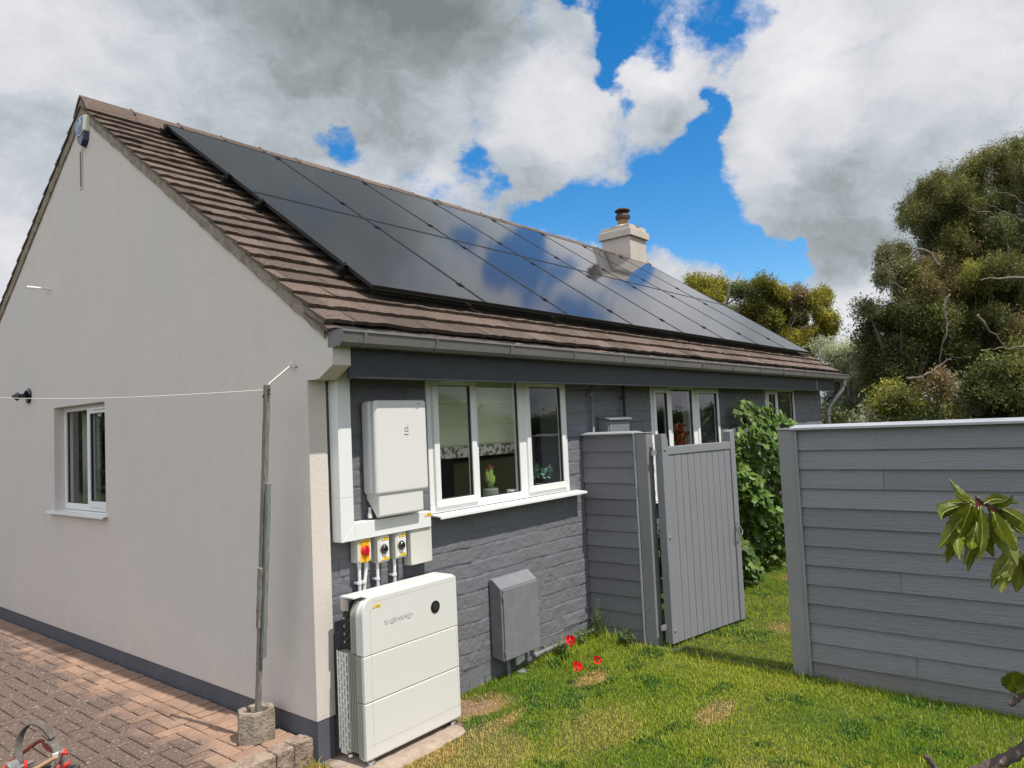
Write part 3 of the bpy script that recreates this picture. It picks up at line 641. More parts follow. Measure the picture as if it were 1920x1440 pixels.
def interior():
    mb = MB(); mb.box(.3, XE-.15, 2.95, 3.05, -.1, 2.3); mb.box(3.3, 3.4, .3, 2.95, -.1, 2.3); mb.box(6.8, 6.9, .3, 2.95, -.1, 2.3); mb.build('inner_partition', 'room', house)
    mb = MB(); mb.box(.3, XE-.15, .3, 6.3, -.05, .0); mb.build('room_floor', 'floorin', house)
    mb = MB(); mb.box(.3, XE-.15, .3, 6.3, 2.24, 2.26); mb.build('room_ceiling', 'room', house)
    mb = MB(); mb.box(1.0, 2.66, .115, .30, 1.165, 1.197); mb.build('inner_sill', 'upvc', house, bevel=.003); mb = MB(); mb.box(4.24, 5.94, .115, .30, .90, .93); mb.build('inner_sill', 'upvc', house, bevel=.003)
interior()
def roof():
    rg = random.Random(12); mb = MB()
    gauge = .1845; tw = .30; ncs = int((YR+.235)/CA/gauge)+1; E0 = -.235
    x0, x1 = -.03, 10.35
    for side in (0, 1):
        for c in range(-1, ncs):
            s0 = c*gauge if c >= 0 else -.045; s1 = min(s0+gauge+.07, (YR+.235)/CA-.01); low = .038 if c < 0 else 0
            off = (c % 2)*tw/2+(.07 if c % 3 == 0 else 0)
            x = x0-off
            while x < x1:
                a = max(x, x0); b = min(x+tw, x1); x += tw
                if b-a < .03: continue
                a += .0015; b -= .0015
                th = .024+rg.uniform(-.003, .004); lift = rg.uniform(0, .006)-low; skew = rg.uniform(-.006, .006); nn = 5
                top0 = []; bot0 = []; top1 = []; bot1 = []
                for k in range(nn+1):
                    t = k/nn; xx = a+(b-a)*t; j = rg.uniform(-.0065, .0065); jz = rg.uniform(-.003, .003)
                    sag = .0035*math.sin(t*math.pi)
                    for lst, s, h in ((top0, s0+j+skew*(t-.5), lift+sag+jz), (bot0, s0+j+skew*(t-.5)+.004, lift-th+jz), (top1, s1, -.028-low), (bot1, s1, -.034-low)):
                        yy = E0+s*CA-h*SA; zz = roof_z(E0)+s*SA+h*CA
                        if side: yy = 2*YR-yy
                        lst.append((xx, yy, zz))
                b_ = mb._v(top0+bot0+top1+bot1); n1 = nn+1
                for k in range(nn):
                    mb.f.append((b_+k, b_+k+1, b_+2*n1+k+1, b_+2*n1+k)); mb.f.append((b_+n1+k, b_+n1+k+1, b_+k+1, b_+k))
                mb.f.append((b_, b_+2*n1, b_+3*n1, b_+n1)); mb.f.append((b_+nn, b_+n1+nn, b_+3*n1+nn, b_+2*n1+nn))
    rf = mb.build('roof', 'tile', house)
    # underlay that seals the roof
    u = MB(); e = .045
    u.prism([(-.26, roof_z(-.26)-e), (YR, ZR-e), (2*YR+.26, roof_z(-.26)-e), (2*YR+.26, roof_z(-.26)-e-.03), (YR, ZR-e-.03), (-.26, roof_z(-.26)-e-.03)], 'x', .04, 10.31)
    u.build('roof_underlay', 'matblack', house)
    # mortar verge under the tile ends (both slopes), on each gable
    for (xa, xb) in ((-.018, .05), (10.30, 10.335)):
        for side in (0, 1):
            mb = MB(); n = 60; prevr = None
            for i in range(n+1):
                y = -.20+(YR+.20)*i/n; z = roof_z(y)-.026
                j = rg.uniform(-.004, .004); d = .105+rg.uniform(-.006, .006)
                yy = y if not side else 2*YR-y
                r = mb._v([(xa+j, yy, z), (xb, yy, z), (xb, yy, z-d), (xa+j+rg.uniform(0, .006), yy, z-d)])
                if prevr is not None:
                    for k in range(4): mb.f.append((prevr+k, prevr+(k+1) % 4, r+(k+1) % 4, r+k))
                prevr = r
            mb.f.append((0, 1, 2, 3)); mb.f.append((prevr+3, prevr+2, prevr+1, prevr))
            mb.build('verge', 'mortar', house)
    # ridge tiles
    x = -.03; mb = MB(); k = 0
    while x < 10.33:
        xe = min(x+.45, 10.35); n = 9; rr = []
        lift = rg.uniform(-.004, .006)
        for (xx, ex) in ((x+.003, 0), (xe-.003, 0)):
            pts = []
            for i in range(n):
                t = -1+2*i/(n-1); yy = t*.15; zz = .094-.165*abs(t)**1.35
                pts.append((xx, YR+yy+rg.uniform(-.002, .002), ZR+zz-.02+lift+rg.uniform(-.003, .003)))
            for i in reversed(range(n)):
                t = -1+2*i/(n-1); pts.append((xx, YR+t*.128, ZR+.094-.165*abs(t)**1.35-.04+lift))
            rr.append(mb._v(pts))
        m2 = 2*n
        for i in range(m2): mb.f.append((rr[0]+i, rr[0]+(i+1) % m2, rr[1]+(i+1) % m2, rr[1]+i))
        mb.f.append(tuple(rr[0]+i for i in range(m2))); mb.f.append(tuple(rr[1]+i for i in reversed(range(m2))))
        mb.tube([(xe, YR-.09, ZR+.0), (xe, YR, ZR+.078), (xe, YR+.09, ZR+.0)], .010, 6)
        x = xe
    mb.build('ridge_tiles', 'tile', house)
    mb = MB(); mb.prism([(YR-.13, ZR-.075), (YR-.05, ZR+.03), (YR, ZR+.05), (YR+.05, ZR+.03), (YR+.13, ZR-.075)], 'x', -.016, 10.33); mb.build('ridge_mortar', 'mortar', house)
roof()
def chimney():
    c = MB(); c.box(9.27, 9.886, 3.0, 3.61, 3.9, 5.24); M['chim'] = mat('chimney_render', (.52, .465, .415), .92, bump=[(120, .5, .008)], var=[(4, (.46, .41, .36), .4, .7, 5)]); c = c.build('chimney', 'chim', house, bevel=.006)
    b = MB(); b.box(9.22, 9.936, 2.95, 3.66, 5.222, 5.355); b.build('band_course', 'chim', c, bevel=.006)
    b = MB(); b.box(9.262, 9.894, 2.992, 3.618, 5.355, 5.445); b.build('chimney_cap', 'chim', c, bevel=.006)
    b = MB(); b.tube([(9.578, 3.305, 5.445), (9.578, 3.305, 5.47), (9.578, 3.305, 5.50), (9.578, 3.305, 5.52)], [.33, .27, .17, .12], 24); b.build('flaunching', 'flaunch', c, smooth=True)
    p = Vector((9.578, 3.305, 0))
    b = MB(); b.tube([p+Vector((0, 0, z)) for z in (5.50, 5.56, 5.62, 5.70)], [.105, .095, .092, .10], 20); b.build('flue_pot', 'terracotta', c, smooth=True)
    b = MB(); b.tube([p+Vector((0, 0, z)) for z in (5.63, 5.655, 5.70, 5.735)], [.105, .142, .142, .118], 20)
    for k in range(8):
        a = k*math.pi/4; q = Vector((math.cos(a)*.105, math.sin(a)*.105, 0)); b.tube([p+q+Vector((0, 0, 5.73)), p+q+Vector((0, 0, 5.81))], .006, 5)
    b.tube([p+Vector((0, 0, z)) for z in (5.795, 5.81, 5.84, 5.862, 5.87)], [.148, .15, .11, .05, .01], 24); b.build('cowl', 'rust', c, smooth=False)
    for a in (2.2, 4.4, 5.9):
        b = MB(); q = Vector((math.cos(a), math.sin(a), 0)); b.tube([p+q*.142+Vector((0, 0, 5.72)), p+q*.135+Vector((0, 0, 5.64)), p+q*.10+Vector((0, 0, 5.57))], .004, 5)
        b.build('cowl_strap', 'steel', c)
chimney()
def gutter():
    g = MB(); ox = [(-.215, 2.372), (-.215, 2.292), (-.225, 2.285), (-.318, 2.285), (-.336, 2.305), (-.345, 2.362), (-.352, 2.366), (-.350, 2.377), (-.338, 2.377), (-.332, 2.37), (-.326, 2.308), (-.312, 2.294), (-.23, 2.294), (-.224, 2.30), (-.224, 2.372)]
    g.prism(ox, 'x', .004, 10.40); G = g.build('gutter', 'gutter', house)
    e = MB(); e.prism([(-.212, 2.376), (-.212, 2.282), (-.32, 2.282), (-.342, 2.304), (-.354, 2.38)], 'x', -.002, .004); e.build('gutter_end', 'gutter', G); e = MB(); e.prism([(-.212, 2.376), (-.212, 2.282), (-.32, 2.282), (-.342, 2.304), (-.354, 2.38)], 'x', 10.40, 10.406); e.build('gutter_end', M['gutter'], G)
    xs = [at(683, 635, 'y', -.345).x, at(818, 650, 'y', -.345).x, at(958, 660, 'y', -.345).x, at(1077, 668, 'y', -.345).x, at(1171, 676, 'y', -.345).x, at(1249, 682, 'y', -.345).x, at(1318, 687, 'y', -.345).x, at(1376, 692, 'y', -.345).x, at(1426, 696, 'y', -.345).x, at(1470, 700, 'y', -.345).x, at(1511, 703, 'y', -.345).x, at(1547, 706, 'y', -.345).x]
    for x in xs:
        b = MB(); b.prism([(-.21, 2.279), (-.322, 2.279), (-.343, 2.302), (-.353, 2.362), (-.346, 2.362), (-.338, 2.304), (-.319, 2.2845), (-.21, 2.2845)], 'x', x, x+.022)
        b.tube([(x+.012, -.344, 2.355), (x+.012, -.352, 2.3555)], .004, 6); b.build('gutter_bracket', 'gutter', G, bevel=.0015)
    # downpipe at the far end: swan neck back to the wall
    P = [(10.27, -.29, 2.285), (10.27, -.29, 2.21), (10.25, -.27, 2.13), (10.19, -.20, 2.02), (10.12, -.11, 1.90), (10.08, -.07, 1.80), (10.075, -.065, 1.7), (10.075, -.065, -.08)]
    d = MB(); d.tube(P, .034, 12); D = d.build('downpipe', 'gutter', house, smooth=True)
    b = MB(); b.tube([(10.27, -.29, 2.30), (10.27, -.29, 2.20)], .042, 12); b.build('pipe_socket', 'gutter', D); b = MB(); b.tube([(10.075, -.065, 1.78), (10.075, -.065, 1.72)], .041, 12); b.build('pipe_socket', 'gutter', D)
gutter()

# ------------------------------------------------------------------ windows
def window(T, w, h, lights, name='window', sill=None, sillover=(.02, .12), vent=(), depth=.06, yrec=0.0):
    """T maps local (u along wall, v outwards, z up) ; outer frame 0..w x 0..h ; lights: (u0,u1,kind)"""
    fr = MB(T); f = .045
    fr.box(0, w, -depth, 0, 0, f+.012); fr.box(0, w, -depth, 0, h-f, h); fr.box(0, f, -depth, 0, f+.012, h-f); fr.box(w-f, w, -depth, 0, f+.012, h-f)
    for a, b in zip(lights[:-1], lights[1:]): fr.box(a[1], b[0], -depth, 0, f+.012, h-f)
    W = fr.build(name, 'upvc', house, bevel=.004)
    for (a, b, kind) in lights:
        if kind == 'sash':
            s = MB(T); g = .052; z0, z1 = f-.008, h-f+.012; a0, b0 = a-.016, b+.016
            s.box(a0, b0, -.03, .018, z0, z0+g); s.box(a0, b0, -.03, .018, z1-g, z1); s.box(a0, a0+g, -.03, .018, z0+g, z1-g); s.box(b0-g, b0, -.03, .018, z0+g, z1-g)
            s.build('sash', 'upvc', W, bevel=.004)
            ga, gb, g0, g1, gv = a0+g, b0-g, z0+g, z1-g, -.004
            m_ = MB(T); t = .012
            m_.box(ga, gb, -.012, .008, g0, g0+t*.5); m_.box(ga, gb, -.012, .008, g1-t*.5, g1); m_.box(ga, ga+t*.5, -.012, .008, g0+t*.5, g1-t*.5); m_.box(gb-t*.5, gb, -.012, .008, g0+t*.5, g1-t*.5); m_.build('gasket', 'gasket', W)
        else:
            ga, gb, g0, g1, gv = a, b, f+.012, h-f, -.02
            m_ = MB(T); t = .006
            m_.box(ga, gb, -.03, -.012, g0, g0+t); m_.box(ga, gb, -.03, -.012, g1-t, g1); m_.box(ga, ga+t, -.03, -.012, g0+t, g1-t); m_.box(gb-t, gb, -.03, -.012, g0+t, g1-t); m_.build('gasket', 'gasket', W)
        p = MB(T); p.poly([(ga, gv, g0), (gb, gv, g0), (gb, gv, g1), (ga, gv, g1)]); p.build('pane', 'glass', W)
    if sill:
        s = MB(T); s.prism([(-.05, -.002), (sill, -.014), (sill, -.034), (sill-.012, -.034), (sill-.014, -.022), (-.05, -.018)], 'x', -sillover[0], w+sillover[1]); s.build('sill', 'upvc', W, bevel=.002)
    for (u, ww) in vent:
        s = MB(T); s.box(u, u+ww, .0185, .034, h-.056, h-.036); s.build('trickle_vent', 'upvc', W, bevel=.004)
    return W
Tf = lambda x, y, z: frameT((x, y, z), (1, 0, 0), (0, -1, 0)) @ Matrix.Diagonal((1, 1, -1, 1))
w1x = lambda px, py: at(px, py, 'y', 0.0).x-.985
window(Tf(.985, .008, 1.195), 1.69, .985, [(.062, w1x(892, 830)-.010, 'sash'), (w1x(899, 830), w1x(976, 830), 'fixed'), (w1x(992, 830)-.012, 1.69-.062, 'sash')], sill=.10, sillover=(.0, .12), vent=[(.16, .22), (1.30, .2)])
w2x = lambda px, py: at(px, py, 'y', 0.0).x-4.22
window(Tf(4.22, .02, .93), 1.74, 1.215, [(.062, w2x(1254, 780)+.03, 'sash'), (w2x(1264, 780), w2x(1303, 780), 'fixed'), (w2x(1311, 780)-.01, 1.74-.062, 'sash')], sill=.08)
w3x = lambda px, py: at(px, py, 'y', 0.0).x-7.51
window(Tf(7.51, .02, .93), 1.21, 1.215, [(.062, w3x(1456, 760)+.02, 'sash'), (w3x(1461, 760)+.02, 1.21-.05, 'fixed')], sill=.08)
Tg = frameT((.085, 4.008, 1.195), (0, -1, 0), (-1, 0, 0)) @ Matrix.Diagonal((1, 1, -1, 1))
window(Tg, 1.136, .95, [(.055, .535, 'fixed'), (.60, 1.136-.06, 'sash')], sill=.135, sillover=(.09, .035), vent=[(.72, .26)])
# dark head strip above the windows
for a, b, c in ((.985, 2.675, 2.18), (4.22, 5.96, 2.145), (7.51, 8.72, 2.145)): MB().box(a, b, .01, .05, c, 2.2).build('window_head', 'upvc', house)

# things behind the glass
def blinds():
    b = thing('roman_blind', 'pale roman blind with patterned hem inside the large kitchen window', 'blind', (1.7, .20, 1.6))
    mb = MB(); n = 26
    for (z0, z1) in ((1.64, 1.80), (1.80, 1.97), (1.97, 2.17)):
        mb.prism([(.215, z0+.0), (.200, z0+.02), (.208, z1), (.214, z1), (.222, z0+.03)], 'x', 1.03, 2.40)
    mb.build('blind_folds', 'blind', b); mb = MB(); mb.box(1.03, 2.40, .203, .208, 1.555, 1.64); mb.build('patterned_hem', 'blind2', b)
blinds()
def curtain(name, label, x0, x1, y, z0, z1, axis='x', n=60, m='curtain'):
    v = []; f = []
    for i in range(n+1):
        t = i/n; a = x0+(x1-x0)*t; w = .022*math.sin(t*(x1-x0)*70)+.008*math.sin(t*31)
        for z in (z0, z1): v.append((a, y+w, z) if axis == 'x' else (y+w, a, z))
    for i in range(n): f.append((2*i, 2*i+2, 2*i+3, 2*i+1))
    mb = MB(); mb.v = v; mb.f = f; o = mb.build(name, m, smooth=True); s = o.modifiers.new('solid', 'SOLIDIFY'); s.thickness = .004; tag(o, label, 'curtain')
curtain('curtain', 'pale curtain drawn to the left inside the small gable window', 3.55, 3.93, .22, 1.2, 2.1, 'y')
curtain('curtain', 'pale curtain at the right side of the small gable window', 2.92, 3.22, .22, 1.2, 2.1, 'y')
curtain('curtain', 'grey curtain hanging in the farthest window of the long wall', 7.58, 8.02, .22, .9, 2.12)
curtain('curtain', 'grey curtain gathered at the right of the middle window', 5.42, 5.62, .24, .9, 2.12)
# lettered board behind the gable window
bd = thing('lettered_board', 'dark board with white lettering standing behind the small gable window', 'sign', (.34, 3.45, 1.6))
bx('board', 'matblack', bd, .345, .355, 3.1, 3.9, 1.0, 2.05)
TT = frameT((.342, 3.50, 1.78), (0, -1, 0), (0, 0, 1)); text_mesh('lettering', 'EC', .10, TT, 'upvc', bd, sx=1.35)
TT = frameT((.342, 3.50, 1.70), (0, -1, 0), (0, 0, 1)); text_mesh('lettering', 'STAR', .06, TT, 'upvc', bd, sx=1.35)
def sill_things():
    c = Vector((at(920, 915, 'y', .13).x, .13, 1.197)); t = thing('potted_cactus', 'green cactus with red buds in a dark pot on the window sill', 'cactus', c)
    mb = MB(); mb.tube([c, c+Vector((0, 0, .03)), c+Vector((0, 0, .09)), c+Vector((0, 0, .10))], [.05, .062, .062, .056], 20); mb.build('pot', 'pot', t, smooth=False)
    mb = MB(); mb.tube([c+Vector((0, 0, .09)), c+Vector((0, 0, .16)), c+Vector((.004, 0, .24)), c+Vector((.004, 0, .27))], [.022, .025, .022, .006], 10)
    mb.tube([c+Vector((0, 0, .15)), c+Vector((-.035, 0, .17)), c+Vector((-.04, 0, .23)), c+Vector((-.04, 0, .245))], [.014, .017, .015, .004], 8)
    mb.tube([c+Vector((0, 0, .13)), c+Vector((.035, 0, .15)), c+Vector((.04, 0, .19)), c+Vector((.04, 0, .20))], [.014, .016, .013, .004], 8); mb.build('cactus_stems', 'cactus', t, smooth=True)
    mb = MB()
    for d in ((0, 0, .275), (-.04, 0, .25), (.02, -.01, .262)): mb.sphere(c+Vector(d), .011, nu=8, nv=5)
    mb.build('buds', 'pinkred', t, smooth=True)
    c = Vector((at(961, 920, 'y', .12).x, .12, 1.197)); t = thing('patterned_cup', 'white cup with dark heart pattern on the window sill', 'cup', c)
    mb = MB(); mb.tube([c, c+Vector((0, 0, .01)), c+Vector((0, 0, .06)), c+Vector((0, 0, .07))], [.03, .042, .048, .045], 20); cup = mb.build('cup_body', 'plastic', t, smooth=False)
    mb = MB()
    for k in range(7):
        a = -math.pi/2+(k-3)*.5; q = c+Vector((math.cos(a)*.046, math.sin(a)*.046, .038)); mb.sphere(q+Vector((0, 0, .004)), .010, (1, .5, .9), 8, 5); mb.sphere(q-Vector((0, 0, .006)), .006, (1, .5, 1.3), 8, 5)
    mb.build('heart_pattern', 'black', t)
    c = Vector((at(842, 935, 'y', .13).x, .13, 1.199)); mb = MB(); mb.tube([c, c+Vector((0, 0, .006)), c+Vector((0, 0, .014))], [.05, .075, .08], 24); tag(mb.build('saucer', 'plastic'), 'white saucer at the left end of the kitchen window sill', 'saucer')
    # striped leafy house plant
    c = Vector((at(1020, 905, 'y', .12).x-.03, .12, 1.197)); t = thing('house_plant', 'blue green striped leafy house plant at the right of the kitchen window', 'plant', c)
    mb = MB(); mb.tube([c, c+Vector((0, 0, .08))], [.045, .055], 16); mb.build('pot', 'terracotta', t)
    rg = random.Random(2); mb = MB()
    for k in range(95):
        a = rg.uniform(0, 6.28); el = rg.uniform(-.3, 1.3); L = rg.uniform(.04, .085); p = c+Vector((0, 0, .12))+Vector((math.cos(a)*.05, math.sin(a)*.05, rg.uniform(0, .08)))
        d = Vector((math.cos(a)*math.cos(el), math.sin(a)*math.cos(el), math.sin(el))); s = d.cross(Vector((0, 0, 1))).normalized()*L*.24
        mb.poly([p, p+d*L*.5+s, p+d*L-Vector((0, 0, L*.15)), p+d*L*.5-s])
    M['aqua'] = leaf_mat('striped_leaf', [(.05, .17, .13), (.40, .62, .52), (.03, .10, .07), (.12, .3, .24)], .2); mb.build('leaves', 'aqua', t)
    c = Vector((at(1276, 830, 'y', .25).x, .25, .93)); t = thing('red_flowering_plant', 'tall red flowering plant behind the middle window', 'plant', c)
    mb = MB(); mb.tube([c, c+Vector((0, 0, .12))], [.07, .09], 14); mb.build('pot', 'pot', t); mb = MB()
    for k in range(120):
        q = c+Vector((rg.gauss(0, .05), rg.gauss(0, .05), rg.uniform(.35, .78))); mb.sphere(q, rg.uniform(.012, .024), nu=6, nv=4)
    mb.build('flowers', 'pinkred', t); mb = MB()
    for k in range(9): mb.tube([c+Vector((0, 0, .1)), c+Vector((rg.gauss(0, .04), rg.gauss(0, .04), .6))], .004, 5)
    mb.build('stems', 'stem', t)
sill_things()

# ------------------------------------------------------------------ solar panels
PW, PL, GP = 1.140, 1.7455-.009, .012
def panels():
    ordn = ['first', 'second', 'third', 'fourth', 'fifth', 'sixth', 'seventh', 'last']
    def place(i, row): v = row*1.7455; return (PO.x+i*(PW+GP), PO.y+v*CA, PO.z+v*SA)
    root = thing('solar_panel', '', 'solar panel', place(0, 0), 'black solar panels on the roof', rot=(A, 0, 0))
    f = .009; t = .028
    mb = MB(); mb.box(0, PW, 0, f, -t, 0); mb.box(0, PW, PL-f, PL, -t, 0); mb.box(0, f, f, PL-f, -t, 0); mb.box(PW-f, PW, f, PL-f, -t, 0); mb.build('frame', 'pvframe', root, bevel=.0015, local=True)
    mb = MB(); mb.box(f, PW-f, f, PL-f, -.008, -.0035); mb.build('glass_face', 'pv', root, local=True)
    for row in (0, 1):
        for i in range(8):
            if (i, row) == (0, 0): o = root
            else:
                o = root.copy(); COL.objects.link(o)
                for ch in root.children: c = ch.copy(); COL.objects.link(c); c.parent = o
                o.location = place(i, row)
            side = 'beside the rendered gable' if i == 0 else ('at the far end of the roof' if i == 7 else 'counting from the gable')
            o['label'] = f"{ordn[i]} black solar panel of the {'lower' if row == 0 else 'upper'} row, {side}"
    # rails and clamps
    def vof(px, py):
        n_ = Vector((0, -SA, CA)); d = ray(px, py); t_ = ((PO-CAM).dot(n_))/d.dot(n_); q = CAM+d*t_; return (q-PO).dot(Vector((0, CA, SA)))
    vs = [vof(640, 494), vof(495, 376), vof(435, 328), vof(324, 240)]
    lab = ['lowest black mounting rail under the solar panels', 'second mounting rail up, under the lower panel row', 'third mounting rail up, under the upper panel row', 'topmost mounting rail below the ridge']
    for v, lb in zip(vs, lab):
        T = frameT((PO.x, PO.y+v*CA, PO.z+v*SA), (1, 0, 0), (0, CA, SA))
        t = thing('mounting_rail', lb, 'mounting rail', T.translation, 'mounting rails of the solar panels')
        mb = MB(T); mb.box(-.05, 8*(PW+GP)+.04, -.02, .02, -.072, -.034); mb.build('rail', 'pvframe', t)
        mb = MB(T); mb.box(-.062, -.05, -.023, .023, -.075, -.03); mb.build('rail_end', 'black', t)
        mb = MB(T); mb.box(-.035, -.002, -.025, .025, -.034, .006); mb.tube([(-.018, 0, .006), (-.018, 0, .016)], .009, 8); mb.build('end_clamp', 'black', t, bevel=.002)
        for i in range(1, 8):
            mb = MB(T); x = i*(PW+GP)-GP/2; mb.box(x-.022, x+.022, -.03, .03, .0015, .006); mb.tube([(x, 0, .006), (x, 0, .012)], .008, 8); mb.build('mid_clamp', 'black', t)
        for k in range(9):
            mb = MB(T); x = -.02+k*1.15; mb.box(x-.012, x+.012, -.035, .0, -.118, -.07); mb.box(x-.018, x+.018, -.12, -.0, -.124, -.118); mb.build('roof_hook', 'black', t)
    # bird mesh along the bottom edge
    T = frameT(tuple(PO), (1, 0, 0), (0, CA, SA)); mb = MB(T); W8 = 8*(PW+GP)
    x = 0
    while x < W8:
        mb.box(x-.0009, x+.0009, -.006, -.003, -.112, -.004); x += .026
    for z in (-.1, -.075, -.05, -.027): mb.box(0, W8, -.0065, -.0035, z-.0009, z+.0009)
    tag(mb.build('bird_mesh', 'matblack'), 'black wire bird mesh closing the gap under the lower panels', 'wire mesh')
panels()

# ------------------------------------------------------------------ things fixed to the gable
def gable_things():
    X = -.052
    t = thing('alarm_box', 'blue and ivory burglar alarm box high under the apex of the gable', 'alarm box', (0, 3.2, 4.58))
    P = [Vector((0, a, b)) for a, b in ((3.300, 4.662), (3.205, 4.688), (3.092, 4.676), (3.128, 4.555), (3.19, 4.518), (3.276, 4.530))]
    def shell(pts, x0, x1, name, m, bev=.005):
        ctr = Vector((0, 3.2, 4.58)); n = len(pts)
        mb = MB(); f0 = [(x0, p.y, p.z) for p in pts]; f1 = [(x1, ctr.y+(p.y-ctr.y)*1.22-.006, ctr.z+(p.z-ctr.z)*1.08) for p in pts]
        b = mb._v(f0+f1); mb.f.append(tuple(b+i for i in range(n))); mb.f.append(tuple(b+n+i for i in reversed(range(n))))
        mb.f += [(b+i, b+(i+1) % n, b+n+(i+1) % n, b+n+i) for i in range(n)]; return mb.build(name, m, t, bevel=bev, seg=3)
    shell(P, X, -.0, 'ivory_shell', 'ivory')
    Q = [Vector((0, a, b)) for a, b in ((3.276, 4.527), (3.19, 4.515), (3.128, 4.552), (3.142, 4.475), (3.187, 4.428), (3.25, 4.470))]
    shell(Q, X+.006, -.0, 'strobe_lens', 'navy')
    ctr = sum(P, Vector())/6; mb = MB(); mb.prism([((ctr.y+(p.y-ctr.y)*.87), (ctr.z+(p.z-ctr.z)*.87)) for p in P], 'x', X-.004, X+.004); mb.build('front_panel', 'blue', t)
    TT = frameT((X-.0045, ctr.y, ctr.z+.012), (0, -1, 0), (0, 0, 1)); text_mesh('emblem_letters', 'CA', .058, TT, 'ivory', t)
    mb = MB(); n = 24
    for k in range(n):
        a, b = 2*math.pi*k/n, 2*math.pi*(k+1)/n
        mb.tube([(X-.005, ctr.y+math.cos(a)*.045, ctr.z+.012+math.sin(a)*.045), (X-.005, ctr.y+math.cos(b)*.045, ctr.z+.012+math.sin(b)*.045)], .0022, 4, caps=False)
    mb.build('emblem_ring', 'ivory', t)
    # overflow pipe
    mb = MB(); mb.tube([(0.01, 4.09, 3.29), (-.19, 4.09, 3.29)], .011, 10); o = mb.build('overflow_pipe', 'plastic', smooth=False); tag(o, 'thin white overflow pipe poking out of the gable wall', 'pipe')
    # black wall light
    c = Vector((0, 4.66, 2.30)); t = thing('wall_light', 'black round wall light above the small gable window', 'wall light', c)
    mb = MB(); mb.tube([c+Vector((.0, 0, 0)), c+Vector((-.012, 0, 0)), c+Vector((-.02, 0, 0))], [.075, .075, .05], 28); mb.build('back_plate', 'black', t)
    mb = MB(); mb.tube([c+Vector((-.018, 0, 0)), c+Vector((-.06, 0, -.005)), c+Vector((-.085, 0, -.005))], [.032, .026, .026], 14); mb.sphere(c+Vector((-.028, 0, .035)), .018, nu=10, nv=6); mb.build('arm', 'black', t, smooth=True)
    mb = MB(); mb.tube([c+Vector((-.08, 0, -.008)), c+Vector((-.10, 0, -.008)), c+Vector((-.15, 0, -.006))], [.02, .045, .008], 14); mb.build('lamp_head', 'black', t)
gable_things()

